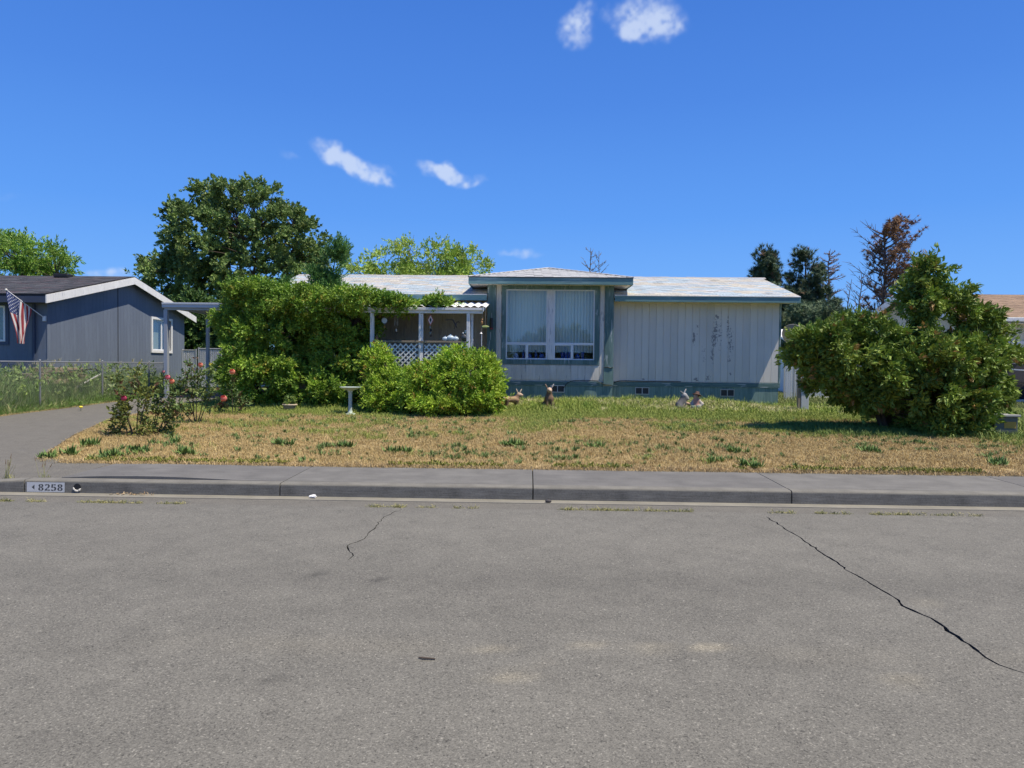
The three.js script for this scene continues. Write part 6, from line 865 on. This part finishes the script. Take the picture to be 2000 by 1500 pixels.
// ---------------------------------------------------------------- grass
{
  reseed(241);
  const dryT = [tuft(11, 0.075, 0.055, 0.006, 0.8), tuft(9, 0.06, 0.06, 0.006, 1.1)], grnT = [tuft(11, 0.15, 0.05, 0.008, 0.55), tuft(10, 0.12, 0.06, 0.008, 0.8)], dry = [[], []], grn = [[], []], tall = [[], []], tallT = [tuft(12, 0.6, 0.10, 0.011, 0.45), tuft(12, 0.5, 0.13, 0.011, 0.7)];
  const Z0 = SW - 0.01; let n = 0;
  for (let i = 0; i < 150000 && n < 78000; i++) {
    const z = mix(Z0, -21, Math.pow(R(), 0.8)), half = -z * 0.8, x = rr(-half, half * 0.98); if (x < driveRight(z) + 0.03 + 0.05 * R() || (z < -20.6 && x < 7.4) || x > 14) continue;
    const g = green(x, z) + (R() - 0.5) * 0.5, y = H(x, z) - 0.004, bump = fbm(x * 1.7, z * 1.7, 243, 2); n++;
    const near = ss(-17.2, -18.4, z) * (x > -4 ? 1 : 0.6) * (x < 7.4 ? 1 : 0.5);
    if (g > 0.5) { const c = mix3([0.17, 0.25, 0.04], [0.36, 0.39, 0.085], R()); grn[n % 2].push({ p: V(x, y, z), d: V(gauss() * 0.12, 1, gauss() * 0.12).normalize(), s: rr(0.6, 1.1) * (1 + near * 0.45), sy: 0.75 + bump * 0.4, c }); }
    else { const k = rr(0.75, 1.2), straw = mix3([0.47, 0.35, 0.145], [0.57, 0.46, 0.23], R() * R()); dry[n % 2].push({ p: V(x, y, z), d: V(gauss() * 0.2, 1, gauss() * 0.2).normalize(), s: rr(0.7, 1.3) * (1 + near * 0.5), sy: 0.7 + bump * 0.6 + near * 0.3, c: straw.map((q) => q * k) }); }
  }
  // taller grass against the skirt and clipped straw heaps in front of it
  for (let i = 0; i < 5200; i++) { const x = rr(-8.3, 8.6), z = rr(-20.75, -18.2), m = fbm(x * 0.8, z * 0.8, 245, 3); if (x < -1.6 && z < -18.9) continue; if (z < -20.5 && x > -1.3 && x < 2.5) continue; const str = m > 0.45 && z > -20.1 && z < -18.4; const c = str ? mix3([0.58, 0.50, 0.25], [0.66, 0.60, 0.36], R()) : mix3([0.17, 0.28, 0.035], [0.38, 0.43, 0.08], R()); grn[i % 2].push({ p: V(x, H(x, z) - 0.01, z), d: V(gauss() * (str ? 0.7 : 0.2), 1, gauss() * (str ? 0.7 : 0.2)).normalize(), s: rr(1.0, 1.9), sy: str ? 0.9 : rr(0.8, 1.4), c }); }
  // dry fringe along the driveway edges and the sidewalk
  for (let i = 0; i < 5200; i++) { let x, z; if (i % 3) { x = rr(-6.6, 9.8); z = Z0 - Math.abs(gauss()) * 0.12 + 0.05; } else { z = rr(-10, -20); x = i % 2 ? driveRight(z) + Math.abs(gauss()) * 0.1 : driveLeft(z) - Math.abs(gauss()) * 0.15; } const k = rr(0.8, 1.2); dry[i % 2].push({ p: V(x, z > SW ? 0.17 : H(x, z), z), d: V(gauss() * 0.5, 1, gauss() * 0.5).normalize(), s: rr(0.6, 1.1), c: [0.50 * k, 0.37 * k, 0.18 * k] }); }
  // tall meadow grass on both sides of the chain link fence
  for (let i = 0; i < 15000; i++) { const z = rr(-12, -25), x = rr(-16.5, driveLeft(z) - 0.1); const e = ss(0.1, 0.9, driveLeft(z) - x); if (x < -14.2 && z < -20.6) continue; const c = R() < 0.14 ? mix3([0.44, 0.40, 0.20], [0.36, 0.38, 0.18], R()) : mix3([0.10, 0.20, 0.035], [0.20, 0.31, 0.07], R()); tall[i % 2].push({ p: V(x, H(x, z) - 0.02, z), d: V(gauss() * 0.15, 1, gauss() * 0.15).normalize(), s: rr(0.7, 1.1), sy: (0.3 + 1.15 * e) * rr(0.8, 1.35), c }); }
  for (let i = 0; i < 2600; i++) { const x = rr(8.5, 15), z = rr(-13.5, -19); if (Math.abs(x) > -z * 0.85) continue; grn[i % 2].push({ p: V(x, H(x, z), z), d: V(gauss() * 0.2, 1, gauss() * 0.2).normalize(), s: rr(0.9, 1.9), c: mix3([0.15, 0.24, 0.04], [0.3, 0.34, 0.09], R()) }); }
  for (let i = 0; i < 4200; i++) { const x = rr(5.6, 9.6), z = -15.0 + gauss() * 0.75; grn[i % 2].push({ p: V(x, H(x, z), z), d: V(gauss() * 0.2, 1, gauss() * 0.2).normalize(), s: rr(0.8, 1.5), c: mix3([0.11, 0.19, 0.035], [0.2, 0.27, 0.06], R()) }); }
  for (let i = 0; i < 12000; i++) { const z = rr(-21, -34), x = rr(7.6, 20); grn[i % 2].push({ p: V(x, H(x, z), z), d: V(gauss() * 0.2, 1, gauss() * 0.2).normalize(), s: rr(1, 2), c: mix3([0.11, 0.17, 0.04], [0.24, 0.25, 0.08], R()) }); }
  // leafy weeds and pale seed heads standing in the meadow grass
  const mw = [], sd = []; for (let i = 0; i < 1500; i++) { const z = rr(-12.5, -24), x = rr(-15.5, driveLeft(z) - 0.35); if (x < -14.2 && z < -20.6) continue; const y = H(x, z) + Math.pow(R(), 0.7) * 0.95; mw.push({ p: V(x, y, z), d: rndDir().add(V(0, 0.8, 0)).normalize(), s: rr(0.7, 1.5), c: mix3([0.09, 0.18, 0.03], [0.24, 0.32, 0.08], R()) }); } for (let i = 0; i < 130; i++) { const z = rr(-12.5, -24), x = rr(-15.5, driveLeft(z) - 0.4); if (x < -14.2 && z < -20.6) continue; sd.push({ p: V(x, H(x, z), z), d: V(gauss() * 0.12, 1, gauss() * 0.12).normalize(), s: rr(0.55, 1.1), c: [0.42, 0.40, 0.24] }); }
  const field = (name, label, geos, sets) => { const o = thing(name, label, 'grass'); o.userData.kind = 'stuff'; geos.forEach((g, i) => instances(o, 'blades', g, M.grass, sets[i])); };
  field('dry_grass', 'short dry straw coloured lawn grass', dryT, dry); field('green_grass', 'green grass growing by the house and under the shrub', grnT, grn); field('meadow_grass', 'tall green meadow grass around the chain link fence', tallT, tall); field('meadow_weeds', 'leafy weeds standing among the tall meadow grass', [sprig(7, 0.085, 0.035, 0.14)], [mw]); field('seed_stalks', 'pale seed stalks rising above the chain link fence', [mergeGeometries([tuft(4, 1.2, 0.05, 0.007, 0.25), tuft(10, 0.16, 0.03, 0.012, 0.5).translate(0.03, 1.05, 0)])], [sd]);
  // broad-leaved weeds in the lawn, yellow-green ground cover along the walk
  const ros = (n2, L, w) => { const gs = []; for (let i = 0; i < n2; i++) { const g = leafGeo(L * rr(0.6, 1.1), w, 0.2, 0.12); g.rotateX(rr(0.35, 1.1)); g.rotateY(i * 2.4 + R()); gs.push(g); } return mergeGeometries(gs); };
  const wd = [[], []], wg = [ros(13, 0.13, 0.026), ros(10, 0.10, 0.022)]; for (let i = 0; i < 1100; i++) { const z = mix(-9.95, -17.2, Math.pow(R(), 0.9)), x = rr(-6.4, 10); if (x < driveRight(z) + 0.15 || fbm(x * 0.4, z * 0.7, 247, 3) < 0.42) continue; const k = 1 + Math.floor(R() * R() * 7), s0 = rr(0.4, 1.0); for (let q = 0; q < k; q++) { const xx = x + gauss() * 0.13, zz = Math.min(SW - 0.02, z + gauss() * 0.09); wd[q % 2].push({ p: V(xx, H(xx, zz), zz), d: V(gauss() * 0.1, 1, gauss() * 0.1).normalize(), s: s0 * rr(0.7, 1.2), c: mix3([0.09, 0.16, 0.04], [0.18, 0.27, 0.08], R()) }); } }
  for (const [px, py, k] of [[178, 872, 9], [262, 886, 8], [358, 890, 12], [320, 868, 5], [95, 895, 8], [130, 890, 6], [220, 893, 12], [550, 872, 10], [670, 875, 7], [775, 885, 9], [1000, 872, 10], [1170, 876, 8], [1465, 915, 8], [1945, 910, 7], [1700, 885, 8], [1430, 885, 8], [1395, 905, 5]]) for (let q = 0; q < k; q++) { const z = -10.6, d = ray(px, py); let t = 10; for (let r = 0; r < 6; r++) { const y = H(d.x * t, Math.min(SW - 0.01, d.z * t)); t = (y - 1.6) / d.y; } const x = d.x * t + gauss() * 0.12, zz = Math.min(SW - 0.03, d.z * t + gauss() * 0.08); wd[q % 2].push({ p: V(x, H(x, zz), zz), d: V(gauss() * 0.15, 1, gauss() * 0.15).normalize(), s: rr(0.9, 1.6), c: mix3([0.09, 0.17, 0.04], [0.18, 0.28, 0.07], R()) }); }
  field('lawn_weeds', 'broad leaved green weeds scattered over the dry lawn', wg, wd);
  const cov = []; for (let i = 0; i < 2600; i++) { const x = rr(-6.3, 9.5), z = SW - 0.03 - Math.abs(gauss()) * 0.16; if (fbm(x * 0.9, 3, 249, 3) < 0.40 + (x > 3 ? 0.12 : 0)) continue; cov.push({ p: V(x, H(x, z) + 0.01, z), d: V(gauss() * 0.5, 1, gauss() * 0.5).normalize(), s: rr(0.5, 1), c: mix3([0.16, 0.19, 0.03], [0.27, 0.27, 0.045], R()) }); } field('ground_cover', 'yellow green ground cover along the sidewalk edge', [sprig(7, 0.04, 0.025, 0.03, { open: 1.1 })], [cov]);
  // weeds in the asphalt seam and gutter
  const sm = [], smT = tuft(12, 0.05, 0.045, 0.006, 1.2); for (const [a, b, k] of [[-5, 24, 30], [58, 86, 22], [155, 275, 90], [310, 360, 34], [720, 790, 46], [812, 850, 14], [885, 905, 10], [1090, 1352, 190], [1505, 1550, 20], [1595, 1660, 36], [1700, 1780, 60], [1780, 1915, 40], [915, 935, 8]]) for (let i = 0; i < k; i++) { const p = W(rr(a, b), 994, KZ + 0.552); sm.push({ p: V(p.x, -0.004, KZ + 0.552 + gauss() * 0.012), d: V(gauss() * 0.6, 1, gauss() * 0.6).normalize(), s: rr(0.3, 0.95), c: R() < 0.3 ? [0.16, 0.18, 0.05] : [0.36, 0.33, 0.13] }); }
  field('seam_weeds', 'dry yellow weeds growing in the asphalt seam', [smT], [sm]);
  // foxtail grass on the kerb by the driveway
  const fx = (px, n3, label) => { const p = W(px, 940, KZ - 0.25), o = thing('foxtail_grass', label, 'grass', [p.x, 0.12, KZ - 0.25]); const gs = [], hs = []; for (let i = 0; i < n3; i++) { const b = V(p.x + gauss() * 0.04, 0.12, KZ - 0.25 + gauss() * 0.03), e = b.clone().add(V(gauss() * 0.06 + 0.03, rr(0.14, 0.27), gauss() * 0.03)); gs.push(taper([b, b.clone().lerp(e, 0.6), e], [0.003, 0.002, 0.0015], 3)); if (R() < 0.6) hs.push(cyl(e, e.clone().add(e.clone().sub(b).normalize().multiplyScalar(0.06)), 0.007, 0.002, 5)); } part(o, 'stalks', gs, mat([0.34, 0.33, 0.15], 0.8)); if (hs.length) part(o, 'seed_heads', hs, mat([0.19, 0.14, 0.09], 0.9)); instances(o, 'blades', tuft(10, 0.12, 0.05, 0.006, 0.8), M.grass, [{ p: V(p.x, 0.12, KZ - 0.25), d: V(0, 1, 0), s: 1, c: [0.2, 0.24, 0.06] }, { p: V(p.x + 0.05, 0.12, KZ - 0.27), d: V(0, 1, 0), s: 0.8, c: [0.3, 0.3, 0.1] }], o.off); };
  fx(12, 11, 'foxtail grass with brown seed heads at the kerb'); fx(84, 6, 'sparse dry grass tuft above the painted number');
  // small debris: twig on the road, leaf scraps in the gutter, dandelion
  const rp = (px, py) => { const d = ray(px, py), t = -1.6 / d.y; return V(d.x * t, 0.006, d.z * t); }; const a = rp(818, 1286), b = rp(850, 1289), tw = thing('twig', 'dark bent twig lying on the asphalt', 'twig', [a.x, 0.006, a.z]); part(tw, 'stick', taper([a, a.clone().lerp(b, 0.3).add(V(0, 0.004, 0.01)), b], [0.004, 0.006, 0.004], 5), M.bark);
  const dg = W(612, 971, KZ + 0.1), pp = thing('paper_scrap', 'crumpled white paper scrap in the gutter', 'litter', [dg.x, 0.004, KZ + 0.1]); { const g = new THREE.IcosahedronGeometry(0.035, 1); const p = g.attributes.position; for (let i = 0; i < p.count; i++) { const k = 0.6 + 0.7 * hash(Math.round(p.getX(i) * 900), Math.round(p.getZ(i) * 900), 5); p.setXYZ(i, p.getX(i) * k * 1.3, p.getY(i) * k * 0.6, p.getZ(i) * k); } g.computeVertexNormals(); part(pp, 'paper', g.translate(dg.x, 0.022, KZ + 0.1), mat([0.75, 0.75, 0.74], 0.8)); }
  const st = W(1071, 977, KZ + 0.16), so = thing('dark_stone', 'small dark stone lying in the gutter', 'stone', [st.x, 0.002, KZ + 0.16]); part(so, 'stone', new THREE.DodecahedronGeometry(0.028, 1).scale(1.4, 0.7, 1).translate(st.x, 0.02, KZ + 0.16), mat([0.05, 0.045, 0.045], 0.8));
  const lv = []; for (let i = 0; i < 60; i++) { const p = W(rr(215, 300), 966, KZ + 0.08); lv.push({ p: V(p.x, 0.008, KZ + 0.05 + R() * 0.06), d: rndDir(), s: rr(0.5, 1.1), c: mix3([0.30, 0.20, 0.11], [0.42, 0.33, 0.2], R()) }); } field('leaf_litter', 'dead leaf litter lying in the gutter', [leafGeo(0.045, 0.02, 0.2, 0.4)], [lv]);
  const dl = W(158, 795, -17), dn = thing('dandelion', 'yellow dandelion flower at the driveway grass edge', 'flower', [dl.x, H(dl.x, -17), -17]); part(dn, 'stem', cyl(V(dl.x, H(dl.x, -17), -17), V(dl.x, dl.y, -17), 0.006), mat([0.12, 0.17, 0.05], 0.8)); part(dn, 'head', new THREE.SphereGeometry(0.045, 12, 8).scale(1, 0.6, 1).translate(dl.x, dl.y, -17), mat([0.75, 0.58, 0.05], 0.8));
}
renderer.render(scene, camera);
